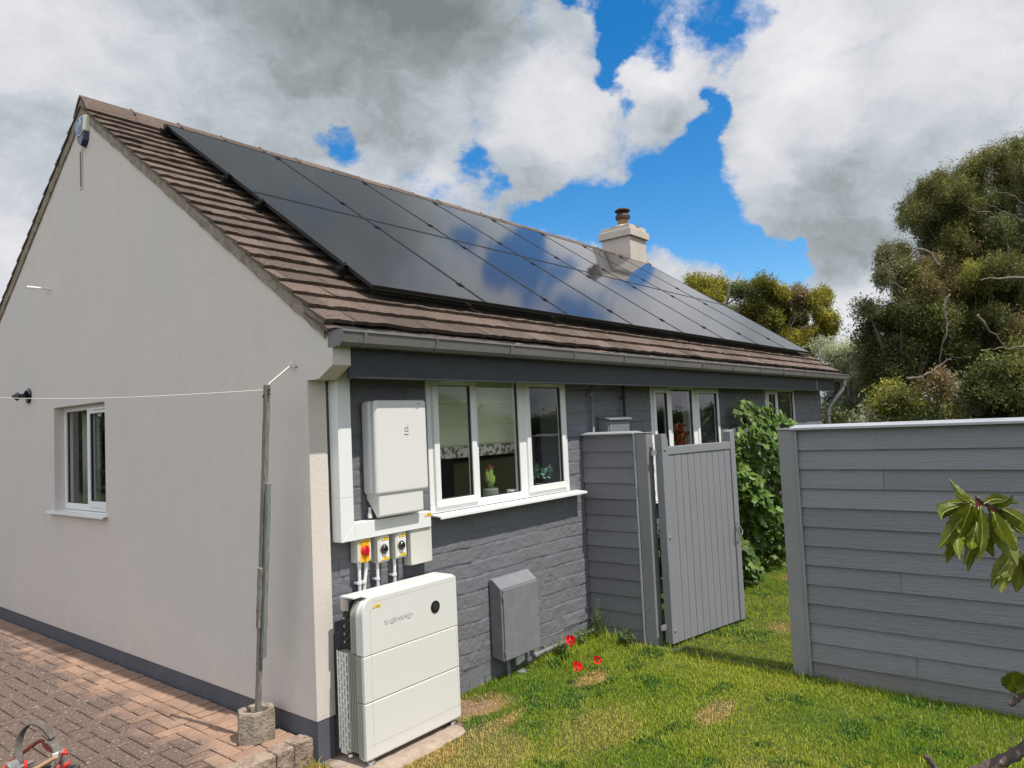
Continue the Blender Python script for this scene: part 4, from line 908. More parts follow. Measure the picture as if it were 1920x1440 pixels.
# ------------------------------------------------------------------ clothes line prop and its line
def pole():
    B = Vector((-.185, .335, 0)); top = Vector((-.215, .085, 2.085))
    c = Vector((-.18, .345, 0)); rg = random.Random(6)
    # hollow concrete base, roughly octagonal
    base = thing('pole_base', 'hollow octagonal concrete block standing on the paving beside the house corner', 'concrete block', c)
    out = [(-.283, .363), (-.235, .285), (-.165, .262), (-.095, .285), (-.062, .353), (-.085, .43), (-.15, .46), (-.245, .445)]
    mb = MB(); n = 32
    def ringp(sc_, z, j=0):
        r = []
        for i in range(n):
            a = i/n*8; k = int(a); t = a-k; p = Vector((*out[k], 0)).lerp(Vector((*out[(k+1) % 8], 0)), t); d = p-Vector((c.x, c.y-.0, 0)); d.z = 0
            q = Vector((c.x, c.y, 0))+d*sc_; r.append((q.x+rg.uniform(-j, j), q.y+rg.uniform(-j, j), z+rg.uniform(-j, j)))
        return mb._v(r)
    rs = [ringp(1.0, .0), ringp(1.01, .03, .0015), ringp(1.0, .09, .0015), ringp(.985, .160, .0015), ringp(.95, .174, .003), ringp(.74, .176, .003), ringp(.64, .168, .003), ringp(.58, .03, .003)]
    for a, b in zip(rs[:-1], rs[1:]):
        for i in range(n): mb.f.append((a+i, a+(i+1) % n, b+(i+1) % n, b+i))
    mb.f.append(tuple(rs[-1]+i for i in range(n))); mb.build('block_body', 'concrete', base)
    p = thing('clothes_pole', 'tall weathered wooden pole patched with battens standing in a concrete block', 'pole', (-.175, .34, .06))
    def stick(a, b, w, d, name, m, offx=0, offy=0):
        a = Vector(a); b = Vector(b); t = (b-a).normalized(); x = Vector((1, 0, 0)); x = (x-t*x.dot(t)).normalized(); y = t.cross(x); mb = MB(); rings = []
        N_ = 14
        for i in range(N_+1):
            q = a.lerp(b, i/N_)+x*(offx+rg.uniform(-.0012, .0012))+y*(offy+rg.uniform(-.0012, .0012)); rings.append(mb._v([q+x*w+y*d, q-x*w+y*d, q-x*w-y*d, q+x*w-y*d]))
        for i in range(N_):
            for k in range(4): mb.f.append((rings[i]+k, rings[i]+(k+1) % 4, rings[i+1]+(k+1) % 4, rings[i+1]+k))
        mb.f.append(tuple(rings[0]+k for k in range(4))); mb.f.append(tuple(rings[-1]+k for k in reversed(range(4)))); return mb.build(name, m, p, bevel=.003)
    b0 = Vector((-.175, .345, .06)); ax = top-b0
    pt = lambda f: b0+ax*f
    stick(pt(0), pt(.47), .013, .016, 'lower_shaft', 'wood')
    stick(pt(.215), pt(.72), .012, .014, 'middle_batten', 'wood2', .004, -.036)
    stick(pt(.475), pt(1.0), .014, .017, 'upper_shaft', 'wood', .0, .0)
    stick(pt(.30), pt(.475), .010, .014, 'side_batten', 'wood', -.02, -.012)
    mb = MB(); q = pt(1.0)
    mb.tube([q+Vector((0, .012, -.06)), q+Vector((-.014, .016, -.06)), q+Vector((-.016, .02, -.075))], .006, 6); mb.sphere(q+Vector((.0, -.02, -.03)), .008, nu=8, nv=5); mb.sphere(q+Vector((.0, -.02, -.055)), .007, nu=8, nv=5)
    mb.build('pulley_and_bolts', 'rust', p)
    # line and eye bolt
    l = thing('washing_line', 'thin white washing line tied over the pole and stretched along the gable', 'washing line', q)
    fend = at(-40, 744.5, 'x', -.55)
    n = 20; mb = MB(); pts = [(q+Vector((-.0, .02, -.03))).lerp(fend, i/n)-Vector((0, 0, .03*math.sin(math.pi*i/n))) for i in range(n+1)]
    mb.tube(pts, .0028, 6)
    hk = Vector((-.03, .125, 2.205)); mb.tube([q+Vector((0, -.02, -.005)), q+Vector((.0, -.018, .004)), hk], .0032, 6); mb.build('line', 'rope', l)
    e = thing('eye_bolt', 'small metal eye bolt with knotted line end near the house corner', 'eye bolt', (0, .1, 2.2))
    mb = MB(); mb.tube([(.0, .095, 2.195), (-.012, .1, 2.2), (-.03, .12, 2.198)], .005, 8); mb.build('bolt', 'steel', e, smooth=True)
    mb = MB()
    mb.tube([hk, hk+Vector((0, .004, .012)), hk+Vector((-.002, -.008, .02)), hk+Vector((0, -.016, .01)), hk], .0035, 6); mb.tube([hk, hk+Vector((-.002, -.012, .045))], [.004, .002], 6); mb.tube([hk, hk+Vector((0, .02, .005)), hk+Vector((0, .028, -.01))], [.005, .004, .003], 6); mb.build('knot', 'rope', e)
pole()

# ------------------------------------------------------------------ electrical kit on the long wall
def sticker(parent, T, w, h, name='warning_label', tri=True, m='yellow'):
    """local x right, y up, z out"""
    mb = MB(T); x0 = h*1.15 if tri else 0
    mb.box(x0, w, 0, h, 0, .0012); s = mb.build(name, m, parent)
    if tri:
        mb = MB(T); mb.prism([(0, 0), (h*1.02, 0), (h*.51, h*.92)], 'z', 0, .0012); mb.build('warning_triangle', m, s)
        mb = MB(T); mb.prism([(h*.46, h*.58), (h*.40, h*.32), (h*.52, h*.34), (h*.48, h*.12), (h*.60, h*.40), (h*.50, h*.38), (h*.56, h*.58)], 'z', .0012, .0018)
        mb.prism([(0, 0), (h*1.02, 0), (h*.98, h*.05), (h*.05, h*.05)], 'z', .0012, .0018); mb.build('flash_symbol', 'label', s)
    mb = MB(T); rows = 2 if h < .02 else 3
    for r in range(rows):
        y = h*(.2+.6*r/max(1, rows-1)); mb.box(x0+h*.2, w-h*(.2+.3*(r % 2)), y-h*.05, y+h*.05, .0012, .0017)
    mb.build('label_text', 'label', s); return s
def inverter():
    t = thing('inverter', 'tall white solar inverter with small grey emblem beside the kitchen window', 'inverter', (.61, 0, 1.3))
    mb = MB(); mb.box(.39, .84, -.09, .005, 1.385, 1.98); mb.build('back_housing', 'inv', t, bevel=.028, seg=5)
    mb = MB(); mb.box(.392, .838, -.142, -.0915, 1.383, 1.982); mb.build('front_cover', 'inv', t, bevel=.024, seg=5)
    mb = MB(); mb.prism([(-.005, 1.40), (-.005, 1.36), (-.085, 1.262), (-.095, 1.246), (-.125, 1.246), (-.130, 1.26), (-.130, 1.40)], 'x', .412, .79); mb.build('cable_cover', 'inv', t, bevel=.008, seg=3)
    TT = Matrix.Translation((0, -.1425, 0))
    # emblem: upright d, dot above, arc below
    mb = MB(); c = Vector((.648, -.1428, 1.79)); s = .022
    for a, b in (((-.5, .5), (.5, .5)), ((-.6, .35), (-.6, -.35)), ((.6, .5), (.6, -.5)), ((-.5, -.5), (.5, -.5))):
        mb.tube([c+Vector((a[0]*s, 0, a[1]*s)), c+Vector((b[0]*s, 0, b[1]*s))], .0026, 6)
    mb.tube([c+Vector((.6*s, 0, .95*s)), c+Vector((.6*s, 0, 1.25*s))], .003, 6)
    arc = [c+Vector((math.cos(q)*.85*s, 0, -1.15*s+math.sin(q)*.35*s)) for q in [math.pi*(1.1+.8*i/6) for i in range(7)]]; mb.tube(arc, .0026, 6)
    mb.build('emblem', 'logo', t)
    mb = MB(); mb.box(.752, .775, -.1432, -.142, 1.952, 1.959); mb.build('status_light', 'logo', t)
    mb = MB(); mb.tube([(.40, -.05, 1.245), (.40, -.05, 1.275)], .014, 10); mb.tube([(.40, -.05, 1.27), (.40, -.05, 1.31)], .009, 10); mb.build('cable_gland', 'plastic', t)
inverter()
def trunking():
    t = thing('cable_trunking', 'wide white L shaped cable trunking running down the wall and under the inverter', 'cable trunking', (.2, 0, 1.2))
    mb = MB(); mb.prism([(.152, 1.127), (.152, 2.18), (.252, 2.18), (.252, 1.232), (.2525, 1.2275)], 'y', -.08, .008); mb.build('upright_duct', 'plastic', t, bevel=.0035)
    mb = MB(); mb.prism([(.1535, 1.1265), (.254, 1.231), (.90, 1.231), (.90, 1.1265)], 'y', -.08, .008); mb.build('level_duct', 'plastic', t, bevel=.0035)
    mb = MB(); mb.box(.256, .262, -.081, .0, 1.125, 1.2325); mb.build('joint_line', 'inv', t)
    mb = MB(); mb.box(.151, .253, -.0812, .0, 1.395, 1.3965); mb.build('cover_joint', 'boxgrey', t)
    sticker(t, Matrix.Translation((.838, -.0805, 1.198)) @ Matrix.Rotation(R_(90), 4, 'X'), .062, .02)
trunking()
def isolator(x0, x1, z0, z1, label, red=False, yf=-.062):
    t = thing('isolator_switch', label, 'isolator switch', ((x0+x1)/2, 0, z0), 'isolator switches under the trunking')
    mb = MB(); mb.box(x0, x1, yf+.02, .005, z0, z1); mb.build('back_box', 'boxgrey', t, bevel=.003)
    mb = MB(); mb.box(x0+.0015, x1-.0015, yf, yf+.0185, z0+.0015, z1-.0015); mb.build('lid', 'boxgrey', t, bevel=.004)
    for (a, b) in ((x0+.009, z0+.012), (x1-.009, z0+.012), (x0+.009, z1-.012), (x1-.009, z1-.012)):
        mb = MB(); mb.tube([(a, yf+.001, b), (a, yf-.0012, b)], .0032, 8); mb.build('lid_screw', 'label', t)
    c = Vector(((x0+x1)/2+.002, yf, (z0+z1)/2-.002)); F = Matrix.Rotation(R_(90), 4, 'X')
    if red:
        mb = MB(); mb.box(x0+.022, x1-.018, yf-.0022, yf, z0+.001, z1-.022); mb.build('amber_plate', 'orange', t, bevel=.001)
        mb = MB(); mb.tube([c, c+Vector((0, -.006, 0)), c+Vector((0, -.014, 0))], [.031, .031, .026], 20); mb.sphere(c+Vector((0, -.014, 0)), .026, (1, .5, 1), 16, 8); mb.box(c.x-.007, c.x+.007, c.y-.034, c.y-.01, c.z-.031, c.z+.031); mb.build('knob', 'red', t, bevel=.002)
        mb = MB(); mb.tube([c+Vector((-.020, -.003, .036)), c+Vector((-.028, -.003, .048))], .0022, 4); mb.tube([c+Vector((.012, -.003, .038)), c+Vector((.018, -.003, .05))], .0022, 4); mb.tube([c+Vector((0, -.003, -.034)), c+Vector((0, -.003, -.046))], .002, 4); mb.build('position_marks', 'label', t)
        sticker(t, Matrix.Translation((x0+.026, yf-.0004, z1-.021)) @ F, x1-x0-.042, .017)
    else:
        mb = MB(); mb.box(x0+.018, x1-.003, yf-.003, yf, z0+.012, z1-.008); mb.build('face_plate', 'plastic', t, bevel=.001)
        mb = MB(); mb.tube([c+Vector((0, -.003, 0)), c+Vector((0, -.006, 0))], [.034, .032], 20); mb.build('knob_collar', 'batside', t)
        mb = MB(); mb.tube([c+Vector((0, -.005, 0)), c+Vector((0, -.012, 0))], [.028, .026], 20); mb.sphere(c+Vector((0, -.012, 0)), .026, (1, .62, 1), 16, 10); mb.build('knob', 'disc', t, smooth=True)
        sticker(t, Matrix.Translation((x0+.026, yf-.0035, z1-.034)) @ F, x1-x0-.034, .019)
        sticker(t, Matrix.Translation((x0+.024, yf-.0035, z0+.014)) @ F, x1-x0-.032, .019)
isolator(.282, .392, .982, 1.126, 'isolator switch with red knob on an amber plate, leftmost under the trunking', True)
isolator(.44, .537, .955, 1.126, 'isolator switch with black knob, between the red one and the other black one')
isolator(.588, .682, .958, 1.126, 'isolator switch with black knob, next to the blank junction box')
t = thing('junction_box', 'blank pale grey junction box hanging under the right end of the trunking', 'junction box', (.815, 0, .89), )
bx('back_box', 'boxgrey', t, .718, .914, -.045, .005, .892, 1.126); bx('lid', 'boxgrey', t, .7195, .9125, -.066, -.0465, .8935, 1.1245, bevel=.004)
for a, b in ((.727, .90), (.906, .90), (.727, 1.118), (.906, 1.118)): MB().tube([(a, -.065, b), (a, -.0672, b)], .0025, 8).build('lid_screw', 'label', t)
for (xa, xb, lb) in ((.317, .318, 'white conduit directly under the red isolator switch'), (.372, .352, 'pale conduit leaning slightly, right of the one under the red switch'), (.462, .462, 'white conduit under the middle isolator switch'), (.603, .603, 'white conduit under the right isolator switch')):
    t = thing('conduit', lb, 'conduit', (xb, 0, .8), 'conduits between the switches and the battery')
    mb = MB(); mb.tube([(xa, -.03, 1.0), (xa, -.03, .95), (xb, -.028, .80), (xb, -.028, .70)], .0105, 10); mb.tube([(xa, -.03, .985), (xa, -.03, .955)], .0145, 10); mb.build('pipe', 'plastic', t, smooth=False)
    mb = MB(); zc = .855; mb.box(xb-.019, xb+.017, -.03, .005, zc-.006, zc+.006); mb.tube([(xb, -.028, zc-.009), (xb, -.028, zc+.009)], .0145, 10); mb.build('saddle_clip', 'plastic', t)
def battery():
    x0, x1, yf = .105, .880, -.310
    t = thing('home_battery', 'large white floor standing home battery with round black eye', 'battery', ((x0+x1)/2, -.2, -.11))
    def unit(z0, z1, top=False):
        m_ = MB()
        if not top:
            m_.box(x0, x1, yf, yf+.028, z0+.0015, z1-.0015); o = m_.build('front_cover', 'battery', t, bevel=.006, seg=3)
        else:
            c = .035; pf = [(x0, z0+.0015), (x1, z0+.0015), (x1, z1-.012), (x1-.012, z1), (x0+.13, z1)]
            for k in range(9):
                a = math.pi/2+math.pi/2*k/8; pf.append((x0+.07+math.cos(a)*.07, z1-.10+math.sin(a)*.10))
            m_.prism(pf, 'y', yf, yf+.028); o = m_.build('front_cover', 'battery', t, bevel=.004, seg=3)
        return o
    zs = [-.075, .24, .503, .826]
    # front covers
    unit(zs[0], zs[1]); unit(zs[1], zs[2]); F3 = unit(zs[2], zs[3], True)
    # fine cover lines
    mb = MB(); mb.box(x0+.055, x0+.0558, yf-.0006, yf+.001, zs[0]+.06, zs[3]-.06); mb.box(x1-.02, x1-.0194, yf-.0006, yf+.001, zs[0]+.06, zs[2]+.0); mb.box(x0+.03, x1-.01, yf-.0006, yf+.001, .0, .0008); mb.box(x0+.08, x1-.01, yf-.0006, yf+.001, .797, .7978); mb.build('cover_lines', 'logo', t)
    # side strip
    mb = MB(); mb.box(x0+.001, x1-.001, yf+.0285, yf+.072, zs[0]+.004, zs[1]-.002); mb.box(x0+.001, x1-.001, yf+.0285, yf+.072, zs[1]+.002, zs[2]-.002); mb.build('side_strip', 'batside', t, bevel=.003)
    # ribbed body
    mb = MB(); mb.box(x0+.012, x1-.012, -.238, -.060, -.055, .500)
    y = -.236
    while y < -.165: mb.box(x0+.004, x0+.013, y, y+.008, -.05, .498); mb.box(x1-.013, x1-.004, y, y+.008, -.05, .498); y += .0148
    mb.build('ribbed_body', 'batside', t, bevel=.001)
    # slotted vent panels with dark slots
    for xx, s in ((x0+.004, -1), (x1-.004, 1)):
        mb = MB(); ya, yb_ = -.160, -.055
        sl = [(-.150+k*.0245) for k in range(4)]
        w = .009; H = .042; pitch = .054
        mb.box(*sorted((xx, xx-s*.006)), yb_-.004, yb_, -.06, .508); mb.box(*sorted((xx, xx-s*.006)), ya, ya+.006, -.06, .505)
        for k, y_ in enumerate(sl):
            nxt = sl[k+1] if k < 3 else yb_-.004
            mb.box(*sorted((xx, xx-s*.006)), y_+w, nxt, -.055, .503)
            z = -.055+(pitch/2 if k % 2 else 0)
            while z < .49: mb.box(*sorted((xx, xx-s*.006)), y_, y_+w, z, z+.012); z += pitch
        mb.build('vent_panel', 'battery', t)
    mb = MB(); mb.box(x0+.0105, x1-.0105, -.157, -.0585, -.054, .4985); mb.build('vent_recess', 'matblack', t)
    # upper module: curved rings
    def ring(xa, ya, yb_, m_, name, shrink):
        mb = MB(); pf = [(xa, zs[2]+.003), (x1-.004, zs[2]+.003), (x1-.004, zs[3]-.006-shrink)]
        R = .10
        for k in range(13):
            a = math.pi/2+math.pi/2*k/12; pf.append((xa+R+math.cos(a)*R, zs[3]-.004-shrink-R*1.05+math.sin(a)*R*1.05))
        mb.prism(pf, 'y', ya, yb_); return mb.build(name, m_, t, bevel=.004, seg=3)
    ring(x0+.001, yf+.0285, yf+.066, 'battery', 'upper_body', .0)
    ring(x0+.006, yf+.0675, yf+.084, 'batside', 'cooling_ring', .002); ring(x0+.006, yf+.0865, yf+.102, 'batside', 'cooling_ring', .004); ring(x0+.006, yf+.1045, yf+.124, 'batside', 'cooling_ring', .006)
    mb = MB(); mb.box(.16, .85, -.185, -.06, .505, .80); mb.build('rear_electronics', 'matblack', t)
    mb = MB()
    for k in range(5): z = .56+k*.045; mb.tube([(.12, -.12, z), (.16, -.12, z+.012)], .007, 6)
    mb.box(.115, .16, -.17, -.10, .745, .81); mb.build('rear_connectors', 'steel', t)
    # top cover: slopes back to the wall side
    mb = MB(); mb.prism([(yf+.016, .8265), (yf+.028, .831), (-.112, .829), (-.108, .820), (yf+.03, .822)], 'x', x0+.05, x1-.006); mb.build('top_cover', 'battery', t, bevel=.002)
    mb = MB(); mb.prism([(-.235, .8305), (-.112, .829), (-.108, .815), (-.235, .822)], 'x', x0-.002, x0+.0495); mb.build('top_lip', 'battery', t, bevel=.001)
    # black eye
    c = Vector((.682, yf, .665)); mb = MB(); mb.tube([c+Vector((0, .002, 0)), c+Vector((0, -.004, 0)), c+Vector((0, -.005, 0))], [.038, .038, .034], 40); e = mb.build('black_eye', 'disc', t)
    mb = MB(); mb.tube([c+Vector((0, -.0048, 0)), c+Vector((0, -.0058, 0))], [.025, .0245], 32); mb.build('eye_centre', 'matblack', e)
    # maker's lettering drawn as strokes
    G = {'S': [[(1, 1), (0, 1), (0, .5), (1, .5), (1, 0), (0, 0)]], 'I': [[(.3, 0), (.3, 1)]], 'G': [[(1, 1.35), (1, 0), (0, 0), (0, .8), (1, .8)], [(0, -.3), (1, -.3)]], 'E': [[(1, 1), (0, 1), (0, 0), (1, 0)], [(0, .5), (.9, .5)]], 'N': [[(0, 0), (0, 1), (1, 0), (1, 1)]], 'R': [[(0, 0), (0, 1), (1, 1), (1, .5), (0, .5)], [(.5, .5), (1, 0)]], 'Y': [[(0, 1), (.5, .5), (1, 1)], [(.5, .5), (.5, 0)]]}
    mb = MB(); x = .268; cw, ch = .0185, .020
    for chh in 'SIGENERGY':
        wd = cw*(.55 if chh == 'I' else 1)
        for st in G[chh]: mb.tube([(x+p[0]*cw, yf-.0004, .652+p[1]*ch) for p in st], .0016, 4)
        x += wd+.0085
    mb.build('maker_lettering', 'logo', t)
    sticker(t, Matrix.Translation((.178, yf-.0002, .762)) @ Matrix.Rotation(R_(90), 4, 'X'), .062, .018)
    # base and feet
    mb = MB(); mb.prism([(yf+.002, -.077), (yf+.03, -.082), (yf+.066, -.077), (yf+.066, -.06), (yf+.002, -.06)], 'x', x0+.004, x1-.004); mb.box(x0+.01, x1-.01, -.115, -.06, -.085, -.055); mb.build('base_rail', 'battery', t, bevel=.004)
    for (fx, fy) in ((.165, -.275), (.835, -.275), (.165, -.09), (.835, -.09)):
        mb = MB(); mb.tube([(fx, fy, -.075), (fx, fy, -.095)], .013, 12); mb.tube([(fx, fy, -.090), (fx, fy, -.098), (fx, fy, -.112), (fx, fy, -.118)], [.014, .024, .028, .026], 16); mb.build('foot', 'steel', t, smooth=False)
battery()
def meter():
    t = thing('meter_box', 'grey painted meter cabinet with a closed door low on the wall', 'meter box', (1.78, 0, .04))
    x0, x1, z0, z1 = 1.56, 2.0, .045, .575
    mb = MB(); mb.prism([(.01, z0+.02), (.01, z1+.065), (-.025, z1+.065), (-.105, z1+.002), (-.105, z0)], 'x', x0, x1); mb.build('cabinet', 'meter', t, bevel=.008, seg=3)
    mb = MB(); mb.box(x0+.012, x1-.006, -.118, -.1055, z0+.006, z1-.01); mb.build('door', 'meter', t, bevel=.003)
    for z in (z0+.055, z1-.075): mb = MB(); mb.box(x0+.004, x0+.018, -.121, -.105, z, z+.028); mb.build('hinge', 'meter', t, bevel=.002)
    mb = MB(); mb.tube([(x1-.022, -.117, .30), (x1-.022, -.1205, .30)], .007, 12); mb.build('lock', 'steel', t)
    mb = MB(); mb.tube([(1.69, -.035, .06), (1.69, -.035, -.16)], .016, 10); p = mb.build('supply_pipe', 'meter', None, smooth=True); tag(p, 'short grey pipe from the meter cabinet down into the ground', 'pipe')
    o = MB(); o.prism([(1.755, -.035), (1.755, .052), (1.83, .052), (1.845, .03), (1.85, -.01), (1.84, -.02)], 'y', -.075, -.05); o = o.build('small_white_box', 'boxgrey', None, bevel=.004); tag(o, 'small off white box hanging just under the meter cabinet', 'box')
    # horizontal pipe along the foot of the wall
    t = thing('wall_pipe', 'grey painted pipe running along the foot of the wall to the fence', 'pipe', (2.5, 0, -.03))
    mb = MB(); mb.tube([(1.98, -.035, .02), (1.985, -.035, -.02), (2.01, -.035, -.035), (2.9, -.035, -.045)], .017, 12); mb.build('pipe', 'trim', t, smooth=True)
    mb = MB(); mb.tube([(2.005, -.035, -.037), (2.05, -.035, -.038)], .023, 12); mb.build('elbow_collar', 'trim', t)
    for x in (2.15, 2.72): mb = MB(); mb.tube([(x, -.035, -.039), (x+.018, -.035, -.039)], .0225, 12); mb.box(x+.002, x+.016, -.03, .005, -.025, .0); mb.build('pipe_clip', 'trim', t)
    mb = MB(); mb.tube([(1.86, -.05, -.115), (1.9, -.06, -.07), (1.96, -.06, -.075), (2.02, -.05, -.03)], .004, 6); mb.tube([(1.80, -.06, -.11), (1.84, -.08, -.085), (1.9, -.07, -.115)], .004, 6); c = mb.build('loose_cable', 'matblack'); tag(c, 'thin black cable looping on the ground below the meter cabinet', 'cable')
    mb = MB(); mb.tube([(1.82, -.05, -.14), (1.82, -.05, -.095), (1.82, -.05, -.09)], [.045, .045, .038], 18); c = mb.build('ground_collar', 'meter'); tag(c, 'short round grey stub in the soil below the meter cabinet', 'pipe stub')
meter()
# conduits and small box further along the wall
t = thing('wall_conduit', 'light grey conduit running down the wall just right of the kitchen window', 'conduit', (3.03, 0, 1.6)); X = 3.035
MB().tube([(X, -.03, 2.18), (X, -.03, -.1)], .013, 10).build('pipe', 'meter', t, smooth=True); MB().tube([(X, -.03, 2.05), (X, -.03, 2.02)], .018, 10).box(X-.025, X+.01, -.03, .012, 2.03, 2.045).build('clip', 'meter', t)
t = thing('black_cable', 'black cable running down the grey wall right of the small wall cabinet', 'cable', (3.64, 0, 1.6)); MB().tube([(3.615, -.022, 2.19), (3.62, -.022, 1.9), (3.645, -.022, .4)], .014, 8).build('cable_run', 'matblack', t); MB().box(3.60, 3.645, -.04, .01, 2.0, 2.012).build('clip', 'matblack', t)
t = thing('wall_cabinet', 'small grey hooded cabinet on the wall behind the short fence', 'cabinet', (3.36, 0, 1.5)); MB().prism([(.01, 1.2), (.01, 1.815), (-.10, 1.79), (-.10, 1.2)], 'x', 3.18, 3.56).build('cabinet_body', 'meter', t, bevel=.004)
MB().prism([(.012, 1.832), (-.13, 1.805), (-.13, 1.79), (.012, 1.817)], 'x', 3.165, 3.575).build('hood', 'meter', t, bevel=.002); MB().box(3.2, 3.55, -.108, -.101, 1.22, 1.775).build('door', 'meter', t, bevel=.002)

# ------------------------------------------------------------------ fence and gate
def clapboards(mb, xf, y0, y1, z0, z1, pitch, dirn=-1, joints=None):
    """horizontal lapped boards on the plane x=xf, facing -x, each board a wedge"""
    z = z1; k = 0; rg = random.Random(int(y0*100)+5)
    while z > z0+.01:
        zb = max(z-pitch, z0); segs = [y0, y1]
        if joints and k in joints: segs = [y0]+list(joints[k])+[y1]
        for a, b in zip(segs[:-1], segs[1:]):
            j = rg.uniform(-.0012, .0012)
            mb.prism([(xf+.004+j, zb), (xf+.016, zb), (xf+.030, z+.012), (xf+.022+j, z+.012)] if False else [(xf+j, zb), (xf+.012, zb), (xf+.030, z+.012), (xf+.020, z+.012)], 'y', a+.0012, b-.0012)
        z = zb; k += 1
def fence():
    xf = 2.862; pitch = .1375
    t = thing('boundary_fence', 'long slate grey fence of lapped boards on the right with a light capping', 'fence', (2.9, -2.5, -.12))
    mb = MB(); joints = {0: [-2.42, -3.38], 2: [-2.46], 4: [-3.62], 6: [-3.5], 7: [-2.52], 8: [-4.2], 9: [-2.54, -4.4], 11: [-2.58], 12: [-2.36, -2.98]}
    clapboards(mb, xf, -5.2, -1.885, -.20, 1.645, pitch, joints=joints); mb.build('lapped_boards', 'board', t)
    mb = MB(); mb.box(xf+.034, xf+.20, -5.2, -1.885, -.2, 1.64); mb.build('fence_core', 'trim', t)
    mb = MB(); mb.box(xf-.006, xf+.215, -1.884, -1.768, -.25, 1.655); P = mb.build('end_post', 'trim', t, bevel=.003)
    mb = MB(); mb.box(xf-.018, xf+.0, -1.905, -1.885, -.22, 1.648); mb.build('corner_trim', 'trim', t, bevel=.002)
    mb = MB(); mb.prism([(xf-.035, 1.655), (xf-.035, 1.672), (xf+.10, 1.690), (xf+.245, 1.672), (xf+.245, 1.655)], 'y', -5.2, -1.86); mb.build('capping', 'cap', t, bevel=.002)
    mb = MB(); mb.box(xf-.016, xf+.225, -1.859, -1.76, 1.6555, 1.668); mb.build('post_cap', 'trim', t, bevel=.003)
    t = thing('short_fence', 'short slate grey lapped board fence between the house wall and the gate', 'fence', (2.9, -.3, -.1)); xf = 2.90
    mb = MB(); clapboards(mb, xf, -.518, .012, -.18, 1.655, .1375); mb.build('lapped_boards', 'board', t)
    mb = MB(); mb.box(xf+.034, xf+.10, -.518, .012, -.2, 1.65); mb.build('fence_core', 'trim', t)
    mb = MB(); mb.box(xf-.012, xf+.02, -.534, -.519, -.2, 1.66); mb.build('corner_trim', 'cap', t, bevel=.002)
    mb = MB(); mb.box(xf+.0, xf+.105, -.645, -.535, -.25, 1.668); mb.build('gate_post', 'trim', t, bevel=.008, seg=3)
    mb = MB(); mb.prism([(xf-.03, 1.663), (xf-.03, 1.676), (xf+.06, 1.69), (xf+.15, 1.676), (xf+.15, 1.663)], 'y', -.53, .01); mb.build('capping', 'cap', t, bevel=.002)
    mb = MB(); mb.box(xf-.008, xf+.12, -.652, -.531, 1.6685, 1.674); mb.build('post_cap', 'cap', t, bevel=.002)
fence()
def gate():
    g0 = Vector((2.93, -.77, 0)); gd = Vector((1.07, -.21, 0)).normalized(); back = Vector((-gd.y, gd.x, 0))   # back = away from the camera side
    T = Matrix(((gd.x, back.x, 0, g0.x), (gd.y, back.y, 0, g0.y), (0, 0, 1, 0), (0, 0, 0, 1)))
    t = thing('garden_gate', 'grey boarded wooden garden gate standing open with a ring latch', 'gate', (2.93, -.77, -.1))
    W = 1.055; zb = -.075; d = .075
    mb = MB(T); mb.prism([(0, zb), (0, 1.655), (.055, 1.655), (.062, 1.65), (.08, 1.60), (.08, zb)], 'y', 0, d); mb.build('hinge_stile', 'gate', t, bevel=.003)
    mb = MB(T); mb.prism([(W-.07, zb), (W-.07, 1.64), (W, 1.655), (W, zb)], 'y', 0, d); mb.build('latch_stile', 'gate', t, bevel=.003)
    mb = MB(T); mb.box(.0805, W-.0705, .004, d-.01, 1.478, 1.545); mb.build('top_rail', 'gate', t, bevel=.003)
    mb = MB(T); mb.box(.0805, W-.0705, .03, d, zb+.02, zb+.14); mb.box(.0805, W-.0705, .03, d, .72, .84); mb.build('back_rail', 'gate', t, bevel=.003)
    n = 10; w = (W-.151)/n; rg = random.Random(4)
    for k in range(n):
        a = .0805+k*w; mb = MB(T); e = rg.uniform(-.001, .001)
        mb.prism([(a+.0015, .029), (a+.0015, .017+e), (a+.006, .012+e), (a+w-.006, .012+e), (a+w-.0015, .017+e), (a+w-.0015, .029)], 'z', zb, 1.4775); mb.build('board', 'gate', t)
    for (s, z) in ((.035, 1.525), (.035, .79), (.035, .03)):
        mb = MB(T); mb.tube([(s, .002, z), (s, -.006, z), (s, -.009, z)], [.013, .012, .005], 12); mb.build('coach_bolt', 'trim', t)
    # ring latch
    c = (W-.048, -.004, .76); mb = MB(T); mb.disc((c[0], .002, c[2]), (0, -1, 0), .024, .006, 16)
    mb.prism([(c[0]-.02, c[2]+.05), (c[0]+.02, c[2]+.05), (c[0]+.01, c[2]+.0), (c[0]-.01, c[2]+.0)], 'y', -.004, .001); L_ = mb.build('latch_plate', 'meter', t, bevel=.001)
    mb = MB(T); n = 20; pts = [(c[0]+math.cos(2*math.pi*k/n)*.036, -.014-.012*(1-math.sin(2*math.pi*k/n)), c[2]-.028+math.sin(2*math.pi*k/n)*.040) for k in range(n+1)]; mb.tube(pts, .0055, 6); mb.build('latch_ring', 'meter', L_, smooth=True)
    for z in (1.50, .06):
        mb = MB(T); mb.box(-.075, .0, .05, .06, z-.02, z+.02); mb.tube([(-.04, .055, z-.022), (-.04, .055, z+.022)], .009, 8); mb.build('hinge', 'trim', t)
gate()

